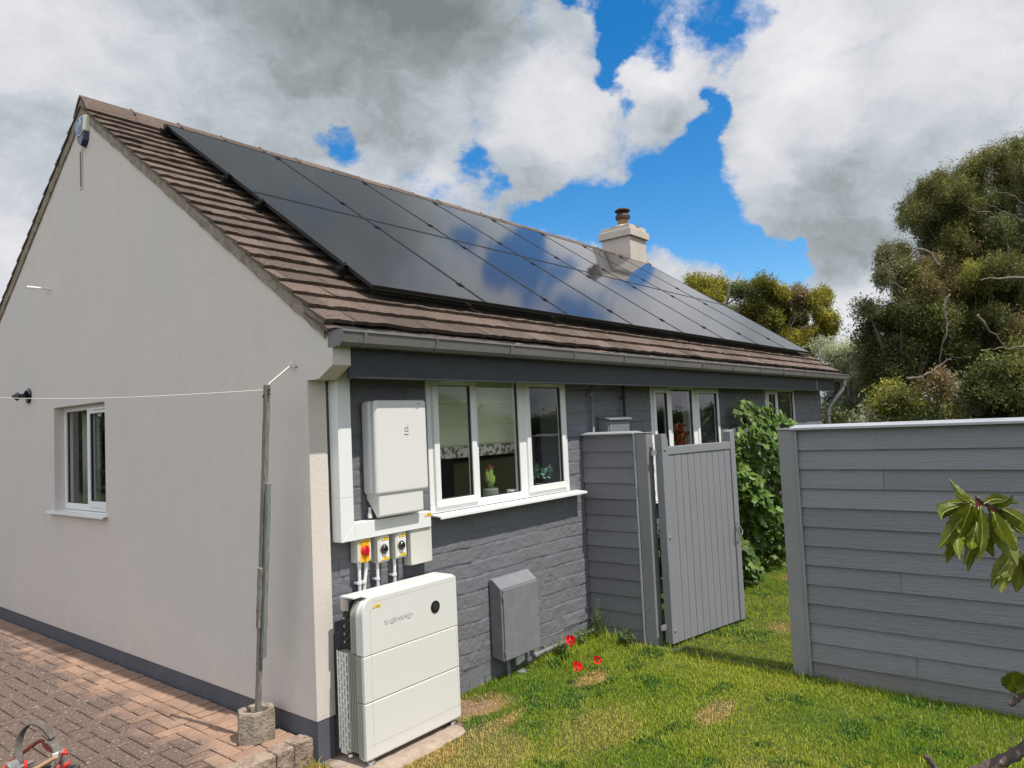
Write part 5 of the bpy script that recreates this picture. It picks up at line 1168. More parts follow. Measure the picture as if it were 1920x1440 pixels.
# ------------------------------------------------------------------ plants
def lobed_leaf(size, rg):
    """outline of a five lobed leaf in local xy, y towards the tip"""
    out = []
    for a, r in ((-90, .12), (-60, .42), (-38, .62), (-20, .45), (0, .62), (12, .78), (28, .55), (48, .80), (60, .98), (72, .85), (90, 1.12), (108, .85), (120, .98), (132, .80), (152, .55), (168, .78), (180, .62), (200, .45), (218, .62), (240, .42)):
        q = R_(a); out.append((math.cos(q)*r*size*.56*rg.uniform(.93, 1.07), (math.sin(q)*r*.6+.1)*size*rg.uniform(.95, 1.05)))
    return out
def fig_bush():
    rg = random.Random(21); t = thing('vine_bush', 'bushy climbing plant with large lobed leaves against the wall beyond the gate', 'bush', (5.9, -.3, -.1))
    hx = [(4.1, .75), (4.6, 1.0), (5.1, 1.25), (5.6, 1.50), (5.85, 1.72), (6.2, 1.97), (6.6, 1.93), (7.0, 1.75), (7.5, 1.45), (8.0, 1.0), (8.4, .5)]
    def H(x):
        for (a, ha), (b, hb) in zip(hx[:-1], hx[1:]):
            if a <= x <= b: return ha+(hb-ha)*(x-a)/(b-a)
        return 0
    V = []; Fc = []
    for k in range(4600):
        x = rg.uniform(4.1, 8.4); h = H(x); z = -.05+(h+.05)*rg.random()**.85
        if rg.random() > .6+.6*(z/h): pass
        depth = .62*math.sqrt(max(0, 1-((z-.6)/(h-.4))**4 if h > .6 else .5)) if z < h else .1
        depth = max(.14, depth)*min(1, (x-3.9)/1.0)*min(1, (8.6-x)/.7)*(.72+.28*math.sin(x*5+z*6))
        y = -depth*(rg.uniform(.35, 1.0) if rg.random() < .4 else rg.uniform(.85, 1.05))
        s = rg.uniform(.07, .155)*(1.0 if z > .25 else .8)
        nrm = Vector((rg.gauss(-.25, .45), -1.0+rg.gauss(0, .35), rg.gauss(.75, .45))).normalized()
        tip = Vector((rg.gauss(0, .5), -.35, -1)).normalized(); tip = (tip-nrm*tip.dot(nrm)).normalized(); side = tip.cross(nrm)
        c = Vector((x, y-.02, z)); o = lobed_leaf(s, rg); b = len(V); V.append(tuple(c+nrm*s*.06))
        cup = rg.uniform(-.9, .9)
        for (a, q) in o:
            bend = -(a*a+q*q)*cup/s*.9-abs(a)*.12*rg.uniform(.3, 1.5); V.append(tuple(c+side*a+tip*q+nrm*bend))
        n = len(o)
        for i in range(n): Fc.append((b, b+1+i, b+1+(i+1) % n))
    M['fig'] = leaf_mat('lobed_leaf', [(.045, .10, .012), (.08, .16, .018), (.11, .20, .03), (.22, .30, .11), (.06, .12, .016), (.16, .20, .03)], .3, rough=.42, nscale=3)
    nmesh('foliage', V, Fc, 'fig', t)
    mb = MB()
    for k in range(26):
        x = rg.uniform(4.4, 8); h = H(x); mb.tube([(x, -.05, -.15), (x+rg.gauss(0, .1), -.15-rg.random()*.1, h*.4), (x+rg.gauss(0, .2), -.2-rg.random()*.15, h*.8)], [.014, .009, .004], 6)
    mb.build('stems', 'bark', t)
fig_bush()

def poppies():
    rg = random.Random(9)
    for (px, py, zz, lb, s) in ((1070, 1204, .05, 'red poppy flower nearest the wall pipe', .045), (1082, 1254, -.005, 'red poppy flower nearest the camera, above the dry patch', .040), (1119, 1239, .0, 'red poppy flower seen edge on, right of the other two', .032)):
        c = at(px, py, 'z', zz); g = Vector((c.x+.02, c.y+.02, float(lawn_z(c.x, c.y)))); t = thing('poppy', lb, 'poppy', g, 'red poppies in the grass by the wall')
        MB().tube([g-Vector((0, 0, .02)), g.lerp(c, .5)+Vector((.008, 0, 0)), c-Vector((0, 0, .012))], .0022, 6).build('stem', 'stem', t)
        mb = MB(); tilt = Matrix.Translation(c) @ Matrix.Rotation(R_(rg.uniform(35, 65)), 4, Vector((rg.uniform(.5, 1), rg.uniform(-.9, -.2), 0)).normalized()); mb.T = tilt
        for k in range(4):
            a0 = k*2*math.pi/4+rg.uniform(-.15, .15); n = 6; rows = []
            for i in range(n+1):
                r = i/n; row = []
                for j in range(-3, 4):
                    a = a0+j/3*.80*(.4+.6*r); rad = s*r*(1-.08*abs(j)/3+rg.uniform(-.09, .09)); row.append((math.cos(a)*rad, math.sin(a)*rad, -.012+s*(.95+.35*(k % 2))*r*r+rg.uniform(-.005, .005)*r))
                rows.append(mb._v(row))
            for i in range(n):
                for j in range(6): mb.f.append((rows[i]+j, rows[i]+j+1, rows[i+1]+j+1, rows[i+1]+j))
        mb.build('petals', 'poppy', t, smooth=True)
        MB(tilt).sphere((0, 0, -.004), .007, nu=8, nv=6).build('flower_centre', 'black', t)
poppies()
def weeds():
    rg = random.Random(31); M['weed'] = leaf_mat('weed_leaf', [(.07, .13, .03), (.13, .2, .05), (.18, .24, .08)], .3, nscale=4)
    def weed(name, label, g, h, n, spread, cat='weed'):
        g = Vector(g); t = thing(name, label, cat, g); mb = MB(); lv = MB()
        for k in range(n):
            a = rg.uniform(0, 6.28); top = g+Vector((math.cos(a)*spread*rg.random(), math.sin(a)*spread*rg.random(), h*rg.uniform(.6, 1))); pts = [g+(top-g)*i/5+Vector((rg.gauss(0, .004), rg.gauss(0, .004), 0)) for i in range(6)]
            mb.tube(pts, [.003, .0028, .0025, .002, .0016, .001], 5)
            for i in range(14):
                f = rg.uniform(.15, 1); p = g+(top-g)*f; b = rg.uniform(0, 6.28); L = rg.uniform(.03, .065)*(1.25-f*.6); d = Vector((math.cos(b), math.sin(b), rg.uniform(-.1, .8))).normalized(); s = d.cross(Vector((0, 0, 1))).normalized()*L*.17
                lv.poly([p, p+d*L*.5+s, p+d*L, p+d*L*.5-s])
        mb.build('stems', 'stem', t); lv.build('leaves', 'weed', t)
    weed('tall_weed', 'tall feathery weed growing at the foot of the short fence', (2.78, -.14, -.1), .36, 9, .09)
    weed('leafy_weed', 'leafy weed by the wall pipe left of the short fence', (2.55, -.1, -.1), .16, 9, .12)
    weed('leafy_weed', 'low weed clump in front of the short fence panel', (2.80, -.40, -.1), .12, 10, .12)
    weed('leafy_weed', 'straggly weed beside the poppy nearest the wall', (2.25, -.09, -.1), .14, 8, .10)
    # broad leaved weed by the fence end
    g = Vector((2.80, -2.0, -.12)); t = thing('dandelion', 'broad leaved weed at the foot of the fence end post', 'weed', g); lv = MB()
    for k in range(16):
        a = rg.uniform(0, 6.28); d = Vector((math.cos(a), math.sin(a), rg.uniform(.2, .7))).normalized(); L = rg.uniform(.05, .10); s = d.cross(Vector((0, 0, 1))).normalized()*L*.17
        lv.poly([g, g+d*L*.55+s, g+d*L-Vector((0, 0, .01)), g+d*L*.55-s])
    lv.build('leaves', 'weed', t)
weeds()

# ------------------------------------------------------------------ trees
def leaves_np(centres, n_each, spread, size, droop, rg, tint):
    """leaf rhombi around sprig centres; centres (k,3); tint (k,3)"""
    k = len(centres); N = k*n_each
    e = np.exp(rg.normal(0, .22, k)); g = rg.normal(0, 1, (N, 3)); g /= np.linalg.norm(g, axis=1)[:, None]; c = np.repeat(centres, n_each, 0)+g*(1.75*rg.random(N)[:, None]**.6)*spread*np.repeat(e, n_each)[:, None]
    d = rg.normal(0, 1, (N, 3)); d[:, 2] -= droop; d /= np.linalg.norm(d, axis=1)[:, None]
    r = rg.normal(0, 1, (N, 3)); s = np.cross(d, r); s /= np.linalg.norm(s, axis=1)[:, None]
    L = size[0]*rg.uniform(.45, 1.6, N)[:, None]; w = size[1]*rg.uniform(.5, 1.4, N)[:, None]
    nn = np.cross(d, s)
    V = np.stack([c, c+d*L*.5+s*w+nn*w*.4, c+d*L, c+d*L*.5-s*w+nn*w*.4], 1).reshape(-1, 3)
    F = np.arange(N)[:, None]*4+np.arange(4)[None]
    T = np.repeat(np.repeat(tint, n_each, 0), 4, 0)
    return V, F, T
def tree(name, label, base, clumps, m, leaf=(.09, .016), droop=.6, sprigs=34, per=42, seed=1, trunk=(.22, .05), bark='bark', cat='tree', shell=.55, twigs=True, spread=.13, extra=(), group=None, limbw=1.0, fill=0):
    """clumps: (centre, radius, tint)"""
    rg = np.random.default_rng(seed); rr = random.Random(seed)
    base = Vector(base); t = thing(name, label, cat, base, group)
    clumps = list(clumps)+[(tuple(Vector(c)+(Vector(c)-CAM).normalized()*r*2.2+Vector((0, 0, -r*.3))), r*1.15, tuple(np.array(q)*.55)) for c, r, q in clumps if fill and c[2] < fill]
    allc = []; allt = []; sp = []
    for (c, r, tint) in clumps:
        n = int(sprigs*(r/.6)**1.6)+6; d = rg.normal(0, 1, (n, 3)); d /= np.linalg.norm(d, axis=1)[:, None]
        rad = r*(shell+(1-shell)*rg.random(n))*(.82+.36*rg.random(n)); q = np.array(c)+d*rad[:, None]*np.array([1, 1, .82])
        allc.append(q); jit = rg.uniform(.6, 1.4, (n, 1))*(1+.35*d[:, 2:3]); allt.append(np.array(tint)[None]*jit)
    C_ = np.concatenate(allc); T_ = np.concatenate(allt)
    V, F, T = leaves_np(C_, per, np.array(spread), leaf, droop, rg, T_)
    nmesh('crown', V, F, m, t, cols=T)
    mb = MB(); cc = sum((Vector(c) for c, r, _ in clumps), Vector())/len(clumps)
    top = Vector((cc.x, cc.y, cc.z)); tr = [base.lerp(top, f)+Vector((rr.gauss(0, .12)*f, rr.gauss(0, .12)*f, 0)) for f in (0, .2, .4, .6, .8, 1.0)]; tr[0] = base
    mb.tube(tr, [trunk[0]*(1-f)+trunk[1]*f for f in (0, .2, .4, .6, .8, 1.0)], 10)
    for (c, r, _) in clumps:
        c = Vector(c); f = rr.uniform(.35, .95); k = int(f*5); s = tr[k]; mid = s.lerp(c, .5)+Vector((rr.gauss(0, .15), rr.gauss(0, .15), rr.uniform(-.1, .35)))*r*1.5
        w0 = trunk[1]*.9*limbw
        mb.tube([s, s.lerp(mid, .55), mid, mid.lerp(c, .6), c], [w0, w0*.75, w0*.5, w0*.35, w0*.2], 6)
        if twigs:
            for _k in range(5):
                d = Vector((rr.gauss(0, 1), rr.gauss(0, 1), rr.gauss(0, .8))).normalized()*r*.95; mb.tube([c, c+d*.5+Vector((0, 0, .04)), c+d], [w0*.22, w0*.14, w0*.06], 5)
    mb.build('trunk', bark, t)
    for (pts, w) in extra: e = MB(); e.tube([p+Vector((rr.gauss(0, .015), rr.gauss(0, .015), rr.gauss(0, .015))) for p in pts], [w*.42*(1-.8*i/(len(pts)-1)) for i in range(len(pts))], 7); e.build('branch', 'palebark', t, smooth=True)
    return t
def smooth_path(pp, n=4):
    out = []; P = [Vector(p) for p in pp]
    for i in range(len(P)-1):
        p0 = P[max(i-1, 0)]; p1 = P[i]; p2 = P[i+1]; p3 = P[min(i+2, len(P)-1)]
        for k in range(n):
            s = k/n; out.append(.5*((2*p1)+(-p0+p2)*s+(2*p0-5*p1+4*p2-p3)*s*s+(-p0+3*p1-3*p2+p3)*s**3))
    out.append(P[-1]); return out
M['gum'] = leaf_mat('gum_leaf', [(.75, .75, .7), (1, 1, .95), (1.35, 1.32, 1.2)], .3, attr='tint', rough=.5, nscale=.8)
OL = (.145, .145, .042); BR = (.19, .14, .065); GR = (.08, .10, .03); DK = (.04, .055, .02); YG = (.21, .21, .035); SV = (.42, .45, .30); YO = (.235, .215, .03); MG = (.12, .14, .045); GY = (.22, .225, .14)
def pc(px, py, rpx, D, tint):
    if px > 1600 and D > 14 and D < 18.5: tint = tuple(.55*a+.45*b for a, b in zip(tint, OL)); rpx *= 1.1
    return (tuple(far(px, py, D)), rpx/FPX*D, tint)
def trees():
    rr = random.Random(44)
    # mistletoe-like rounded clumps of the tree behind the house
    D = 24.0
    cl = [pc(x, y, r, D+rr.uniform(-1, 1), t_) for x, y, r, t_ in ((1318, 538, 27, YO), (1345, 540, 24, YO), (1300, 530, 15, YO), (1335, 560, 26, YO), (1385, 545, 16, MG), (1428, 535, 22, YO), (1447, 548, 24, YO), (1410, 552, 16, MG), (1468, 556, 16, YO), (1465, 580, 20, MG), (1405, 600, 18, YO), (1500, 600, 16, MG), (1536, 592, 16, YO), (1430, 625, 18, YO), (1420, 570, 26, YG), (1395, 585, 24, YO), (1440, 595, 26, YG), (1482, 600, 25, YO), (1455, 625, 24, YG), (1478, 640, 25, YO), (1500, 560, 20, BR), (1522, 565, 24, YO), (1543, 560, 22, YO), (1555, 600, 20, YO), (1548, 622, 22, YO), (1525, 630, 25, BR), (1500, 640, 26, YO), (1480, 670, 24, YO), (1515, 660, 22, BR), (1450, 660, 22, MG), (1362, 590, 20, GY), (1496, 545, 12, GY))]
    ex = [([far(1340, 620, D), far(1362, 568, D), far(1378, 535, D), far(1391, 506, D)], .13), (smooth_path([far(1470, 640, D), far(1495, 590, D), far(1530, 560, D)]), .08), (smooth_path([far(1362, 570, D), far(1400, 550, D), far(1440, 548, D)]), .07)]
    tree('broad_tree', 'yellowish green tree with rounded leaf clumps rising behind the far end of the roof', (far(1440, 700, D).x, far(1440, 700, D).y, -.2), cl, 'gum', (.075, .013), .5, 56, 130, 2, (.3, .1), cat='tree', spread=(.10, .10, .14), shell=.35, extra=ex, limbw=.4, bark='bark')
    # silver willow
    D = 19.0
    cl = [pc(x, y, r, D+rr.uniform(-.6, .6), t_) for x, y, r, t_ in ((1560, 665, 26, SV), (1590, 660, 24, SV), (1620, 680, 26, SV), (1580, 690, 34, SV), (1615, 710, 34, SV), (1650, 720, 30, SV), (1600, 735, 34, SV), (1570, 720, 26, (.16, .19, .12)), (1640, 750, 34, (.14, .17, .10)), (1595, 765, 34, (.12, .15, .09)), (1560, 760, 24, (.10, .12, .08)), (1540, 650, 14, SV))]
    tree('silver_willow', 'silvery grey leaved bush just beyond the far corner of the roof', (far(1600, 780, D).x, far(1600, 780, D).y, -.2), cl, 'gum', (.08, .009), -.7, 50, 90, 3, (.14, .05), cat='bush', spread=.14, shell=.3)
    # big gum tree on the right
    D = 17.0; outline = [(1905, 285), (1880, 300), (1845, 315), (1800, 345), (1760, 355), (1735, 375), (1712, 400), (1725, 425), (1750, 440), (1775, 455)]
    pts = [(1700, 390, 16, GY), (1716, 372, 20, OL), (1738, 352, 24, OL), (1768, 335, 26, OL), (1800, 330, 22, GY), (1832, 318, 30, YG), (1868, 300, 30, OL), (1900, 285, 32, OL), (1935, 275, 40, OL), (1970, 300, 60, OL),
           (1725, 400, 26, OL), (1760, 375, 30, OL), (1795, 365, 34, OL), (1830, 355, 34, YG), (1875, 340, 36, OL), (1915, 330, 40, OL), (1705, 412, 18, GY), (1742, 425, 24, GY), (1780, 405, 34, MG), (1820, 395, 34, OL), (1865, 385, 34, MG), (1905, 380, 38, OL),
           (1755, 455, 22, GY), (1790, 440, 26, OL), (1830, 430, 22, BR), (1880, 430, 30, MG), (1915, 430, 30, GR), (1765, 480, 26, OL), (1800, 470, 30, BR), (1840, 465, 26, GR), (1875, 470, 34, YG), (1915, 475, 36, GR)]
    cl = [pc(x, y, r, D+rr.uniform(-1.2, 1.2), t_) for x, y, r, t_ in pts]
    b = far(1900, 800, D); ex = [(smooth_path([far(1900, 560, D-1), far(1880, 420, D-1.3), far(1830, 395, D-1.5), far(1800, 372, D-1.6)]), .05), (smooth_path([far(1935, 420, D-1.6), far(1890, 400, D-1.7), far(1850, 380, D-1.8)]), .045), (smooth_path([far(1925, 385, D-1.6), far(1895, 365, D-1.8), far(1860, 358, D-1.9)]), .035)]
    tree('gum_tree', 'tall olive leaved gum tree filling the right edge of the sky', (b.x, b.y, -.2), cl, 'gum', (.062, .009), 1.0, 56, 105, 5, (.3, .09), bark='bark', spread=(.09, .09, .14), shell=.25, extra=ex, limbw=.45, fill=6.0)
    D = 15.5
    pts = [(1660, 475, 14, GY), (1690, 470, 14, OL), (1672, 500, 20, GY), (1655, 515, 14, GY), (1700, 505, 22, OL), (1690, 530, 22, OL), (1735, 505, 34, BR), (1740, 540, 34, BR), (1775, 520, 36, BR), (1710, 555, 26, OL), (1750, 575, 34, GR), (1790, 560, 36, OL), (1830, 520, 36, YG), (1870, 505, 34, OL), (1905, 520, 36, MG), (1830, 560, 34, OL), (1875, 555, 36, OL), (1915, 570, 36, GR), (1815, 600, 36, GR), (1860, 600, 34, MG), (1905, 615, 40, BR), (1785, 620, 34, GR), (1840, 640, 34, GR), (1880, 655, 36, MG), (1920, 665, 36, OL), (1740, 600, 28, OL), (1945, 540, 50, OL), (1950, 620, 50, GR)]
    cl = [pc(x, y, r, D+rr.uniform(-1., 1.), t_) for x, y, r, t_ in pts]; b = far(1860, 800, D)
    ex = [(smooth_path([far(1760, 500, D-1), far(1738, 470, D-1), far(1715, 472, D-1), far(1699, 490, D-1), far(1694, 500, D-1)]), .075), (smooth_path([far(1925, 522, D-1.6), far(1870, 520, D-1.7), far(1835, 525, D-1.7)]), .07), (smooth_path([far(1700, 550, D-1), far(1680, 532, D-1), far(1655, 540, D-1), far(1648, 565, D-1)]), .035),
          (smooth_path([far(1778, 550, D-1.5), far(1770, 580, D-1.6), far(1776, 610, D-1.6), far(1770, 640, D-1.6), far(1762, 680, D-1.6), far(1755, 700, D-1.6)]), .04), (smooth_path([far(1772, 585, D-1.6), far(1779, 605, D-1.7), far(1768, 640, D-1.7), far(1775, 665, D-1.7), far(1800, 672, D-1.7)]), .03),
          (smooth_path([far(1925, 650, D-1.5), far(1880, 652, D-1.6), far(1850, 655, D-1.7)]), .05), (smooth_path([far(1830, 590, D-1.4), far(1858, 620, D-1.4), far(1890, 655, D-1.4)]), .08), (smooth_path([far(1700, 710, D-1.9), far(1730, 705, D-1.9), far(1765, 685, D-1.9), far(1780, 672, D-1.9)]), .075)]
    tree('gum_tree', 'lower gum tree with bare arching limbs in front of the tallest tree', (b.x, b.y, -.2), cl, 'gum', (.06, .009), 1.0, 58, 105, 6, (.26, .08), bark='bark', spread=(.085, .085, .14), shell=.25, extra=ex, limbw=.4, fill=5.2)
    # dark evergreen left of it
    D = 15.5
    pts = [(1625, 575, 16, GY), (1640, 600, 22, DK), (1625, 625, 20, GY), (1660, 590, 26, DK), (1690, 585, 28, DK), (1670, 625, 34, DK), (1710, 620, 36, DK), (1740, 640, 34, DK), (1640, 655, 28, GR), (1625, 680, 20, GY), (1680, 665, 36, DK), (1720, 670, 34, GR), (1650, 700, 30, GR), (1765, 600, 34, GR), (1780, 660, 38, GR), (1820, 690, 38, GR), (1690, 700, 34, DK), (1730, 710, 30, BR)]
    cl = [pc(x, y, r, D+rr.uniform(-.8, .8), t_) for x, y, r, t_ in pts]; b = far(1690, 800, D)
    tree('evergreen_tree', 'dark green dense tree left of the gum trees', (b.x, b.y, -.2), cl, 'gum', (.062, .011), .5, 58, 100, 7, (.2, .06), spread=.13, shell=.35)
    # row of shrubs below
    D = 13.0
    pts = [(1560, 790, 26, GR), (1590, 800, 30, GY), (1625, 790, 34, GY), (1660, 770, 34, YG), (1690, 750, 34, OL), (1700, 790, 34, GR), (1730, 760, 34, YG), (1660, 730, 26, YG), (1590, 860, 40, GR), (1650, 870, 44, GR), (1710, 870, 44, GR), (1620, 920, 44, DK), (1690, 925, 44, DK)]
    cl = [pc(x, y, r, D+rr.uniform(-.5, .5), t_) for x, y, r, t_ in pts]; b = far(1650, 830, D)
    tree('garden_shrub', 'green shrub behind the long fence, below the silvery bush', (b.x, b.y, -.2), cl, 'gum', (.075, .014), .3, 50, 60, 8, (.1, .04), cat='bush', spread=.11, shell=.3)
    pts = [(1760, 720, 30, BR), (1790, 740, 34, GY), (1820, 760, 34, GY), (1775, 780, 34, OL), (1830, 720, 34, GR), (1740, 790, 34, DK), (1800, 800, 34, GY), (1770, 870, 44, GR), (1830, 870, 44, DK), (1760, 925, 44, DK), (1820, 925, 44, DK)]
    cl = [pc(x, y, r, D+rr.uniform(-.5, .5), t_) for x, y, r, t_ in pts]; b = far(1790, 830, D)
    tree('garden_shrub', 'grey green shrub with reddish twigs behind the middle of the long fence', (b.x, b.y, -.2), cl, 'gum', (.07, .014), .6, 50, 60, 9, (.1, .04), cat='bush', spread=.11, shell=.3)
    pts = [(1860, 690, 34, MG), (1895, 700, 34, OL), (1930, 700, 40, GR), (1870, 740, 36, GR), (1910, 750, 36, MG), (1860, 780, 36, DK), (1900, 790, 36, GR), (1950, 770, 40, MG), (1880, 870, 44, GR), (1950, 860, 44, GR), (2020, 820, 50, MG), (1900, 925, 44, DK), (1990, 900, 50, DK)]
    cl = [pc(x, y, r, D+rr.uniform(-.5, .5), t_) for x, y, r, t_ in pts]; b = far(1900, 830, D)
    tree('garden_shrub', 'dark green shrub at the right edge behind the long fence', (b.x, b.y, -.2), cl, 'gum', (.075, .014), .5, 50, 60, 10, (.1, .04), cat='bush', spread=.11, shell=.3)
    # hedge seen only in reflections and side views: beyond the fence towards the right, behind the camera
    rg = np.random.default_rng(3); n = 16000; u = rg.random(n)
    c = np.stack([-14+90*u, -24+3*np.sin(u*9)+rg.normal(0, .5, n), rg.random(n)**.8*(2.0+1.4*np.abs(np.sin(u*17))**3)], -1)
    V, F, T = leaves_np(c, 16, .35, (.16, .055), .3, rg, np.tile(np.array([(.09, .12, .035)]), (n, 1)))
    o = nmesh('hedge', V, F, 'gum', cols=T); tag(o, 'long green hedge behind the camera', 'hedge', kind='stuff')
    n = 3500; u = rg.random(n); c = np.stack([-11+1.5*np.sin(u*11)+rg.normal(0, .5, n), 4+40*u, rg.random(n)**.8*(2.4+1.3*np.abs(np.sin(u*15)))], -1)  # unseen hedge, added so the gable window reflects dark green
    V, F, T = leaves_np(c, 16, .35, (.22, .07), .3, rg, np.tile(np.array([(.08, .10, .035)]), (n, 1)))
    o = nmesh('hedge', V, F, 'gum', cols=T); tag(o, 'unseen green hedge beyond the block paving, added to darken the gable window reflection', 'hedge', kind='stuff')
trees()

# ------------------------------------------------------------------ cherry branch in front
def cherry():
    rg = random.Random(14); t = thing('cherry_tree', 'young cherry tree reaching in from the right with drooping leaves', 'cherry tree', (-.35, -4.25, -.15))
    M['cherry'] = leaf_mat('cherry_leaf', [(.11, .13, .010), (.15, .165, .014), (.08, .105, .012), (.22, .215, .04)], .3, rough=.38, nscale=22)
    D = 1.28
    V = []; Fc = []; RIB = []
    def leaf(px, py, tx, ty, wpx, curl=0.0, fold=.5, dd=0.0, twist=0.0, bend=.1):
        """leaf from pixel base to pixel tip at distance D (helper turns the drawing into real positions)"""
        a = far(px, py, D+rg.uniform(-.03, .03)); b = far(tx, ty, D+dd+rg.uniform(-.02, .02)); ax = b-a; L = ax.length; ax.normalize()
        view = ((a+b)/2-CAM).normalized(); side = ax.cross(view).normalized(); nrm = side.cross(ax); wpx *= .95; b = b+(b-a)*.08
        q = Matrix.Rotation(twist, 3, ax); side = q @ side; nrm = q @ nrm
        w = wpx/FPX*D*.5; n = 18; base = len(V)
        for i in range(n+1):
            s = i/n; prof = (math.sin(math.pi*s**.85)**.85)*(1-.25*s) if 0 < s < 1 else 0
            cpt = a+ax*L*s+side*bend*L*math.sin(s*math.pi)+nrm*curl*L*math.sin(s*math.pi)
            for j in (-2, -1, 0, 1, 2):
                u = j/2; ser = .95+(.09 if (i % 2) else -.06)*(abs(j) == 2)
                V.append(tuple(cpt+side*w*prof*u*ser+nrm*w*prof*(fold*abs(u)+.10*math.sin(i*1.9+j*2))))
        for i in range(n):
            for j in range(4): k = base+i*5+j; Fc.append((k, k+1, k+6, k+5))
        RIB.append([V[base+i*5+2] for i in range(n+1)])
    # first spray
    L1 = [(1828, 944, 1779, 897, 20, .1), (1825, 942, 1752, 948, 22, .0), (1820, 945, 1758, 1030, 38, .1), (1822, 945, 1775, 1058, 44, .0), (1826, 948, 1800, 1050, 34, .1), (1830, 950, 1815, 1074, 36, .0), (1833, 952, 1822, 1030, 30, .2), (1836, 958, 1864, 1046, 40, .0), (1845, 944, 1900, 925, 22, .1), (1850, 948, 1925, 975, 30, .1),
          (1858, 958, 1908, 1062, 46, .0), (1852, 950, 1930, 1010, 36, .1), (1845, 945, 1915, 945, 26, .2), (1824, 944, 1766, 975, 30, .2), (1832, 950, 1798, 1000, 28, .1), (1862, 960, 1912, 1040, 34, -.1), (1880, 955, 1940, 1000, 34, 0), (1826, 944, 1790, 925, 18, 0),
          (1828, 948, 1764, 1048, 34, .12), (1834, 950, 1806, 1062, 30, -.1), (1838, 950, 1832, 1058, 26, .1)]
    for (a, b, c, d, w, cu) in L1: leaf(a, b, c, d, w, curl=cu, fold=rg.uniform(.25, .7), twist=rg.uniform(-.7, .7), bend=rg.uniform(-.08, .08), dd=rg.uniform(-.06, .06))
    # second spray
    for (a, b, c, d, w) in ((1905, 1035, 1858, 1105, 32), (1908, 1035, 1876, 1113, 36), (1912, 1036, 1890, 1090, 30), (1915, 1040, 1905, 1112, 40), (1916, 1036, 1870, 1050, 24), (1925, 1040, 1935, 1100, 40), (1910, 1034, 1866, 1085, 28)): leaf(a, b, c, d, w, curl=rg.uniform(0, .15), fold=rg.uniform(.25, .6), twist=rg.uniform(-.6, .6), bend=rg.uniform(-.06, .06))
    # single leaf low right
    for (a, b, c, d, w) in ((1925, 1310, 1901, 1258, 52), (1930, 1280, 1905, 1300, 30), (1960, 1300, 1935, 1250, 40)): leaf(a, b, c, d, w, curl=.1, fold=.3)
    # a few beyond the frame so the tree goes on
    for k in range(60):
        x = rg.uniform(1960, 2400); y = rg.uniform(850, 1350); leaf(x, y, x+rg.uniform(-60, 20), y+rg.uniform(50, 120), rg.uniform(30, 45), curl=.1, twist=rg.uniform(-1, 1), dd=rg.uniform(-.1, .1))
    base = Vector((-.35, -4.25, -.15)); q0 = [base+Vector(v) for v in ((-.12, .1, 1.0), (.45, -.5, 1.7), (-.16, .06, 1.6), (.35, -.25, 2.3), (-.3, -.75, 2.2), (-.10, -.12, 2.2), (.3, -.65, 2.7), (.02, -.3, 2.6), (-.2, -.8, 1.5))]
    segs = [(q0[0], q0[1]), (q0[2], q0[3]), (q0[2], q0[4]), (q0[5], q0[6]), (q0[5], q0[7]), (q0[0], q0[8])]
    for a, b in segs:
        for k in range(26):
            p = a.lerp(b, rg.uniform(.35, 1.05))+Vector((rg.gauss(0, .03), rg.gauss(0, .03), rg.gauss(0, .03))); d = Vector((rg.gauss(0, .6), rg.gauss(0, .6), -1)).normalized(); L = rg.uniform(.08, .13); e = p+d*L
            v = e-CAM; zc = v.dot(fw)
            if zc > .05 and 960+FPX*v.dot(rt)/zc < 2010: continue
            s = d.cross(Vector((rg.gauss(0, 1), rg.gauss(0, 1), .1))).normalized()*L*.2; m_ = p.lerp(e, .5)+d.cross(s)*.15; i0 = len(V)
            V.extend([tuple(p), tuple(p.lerp(e, .35)+s), tuple(m_+s*.9), tuple(e), tuple(m_-s*.9), tuple(p.lerp(e, .35)-s)]); Fc.extend([(i0, i0+1, i0+5, i0), (i0+1, i0+2, i0+4, i0+5), (i0+2, i0+3, i0+4, i0+2)] if False else [(i0, i0+1, i0+2, i0+3), (i0, i0+3, i0+4, i0+5)])
    nmesh('leaves', V, Fc, 'cherry', t, smooth=True)
    M['rib'] = mat('leaf_midrib', (.30, .33, .08), .5)
    mb = MB()
    for r in RIB: mb.tube(r, [.0011*(1-.8*i/len(r)) for i in range(len(r))], 5)
    tag(mb.build('leaf_midribs', 'rib', t, smooth=True), kind='stuff')
    M['petiole'] = mat('red_petiole', (.30, .07, .04), .6)
    mb = MB()
    for (a, b, c, d, w, cu) in L1[:16]:
        mb.tube(smooth_path([far(1836, 940, D), far(a+(c-a)*.05, b-2, D), far(a+(c-a)*.12, b+(d-b)*.1, D)], 3), .0013, 5)
    mb.tube(smooth_path([far(1838, 945, D), far(1852, 950, D), far(1862, 960, D)], 3), .0016, 5)
    mb.build('leaf_stalks', 'petiole', t)
    def twig(pts, w0, w1, D_=None, knobs=6):
        p = smooth_path([far(*q, D if D_ is None else D_) for q in pts], 5); mb = MB(); n = len(p); r = []
        for i in range(n):
            r.append((w0+(w1-w0)*i/(n-1))*(1+.18*math.sin(i*2.3)+rg.uniform(-.08, .12)))
        mb.tube(p, r, 9)
        for k in range(knobs):
            i = rg.randrange(1, n); mb.sphere(p[i]+Vector((rg.uniform(-1, 1), rg.uniform(-1, 1), rg.uniform(-1, 1)))*r[i]*.7, r[i]*.75, nu=7, nv=5)
        mb.build('branch', 'twig', t, smooth=True)
    twig([(2300, 1020), (2050, 985), (1940, 968), (1880, 955), (1838, 938), (1830, 930)], .010, .0028, knobs=8)
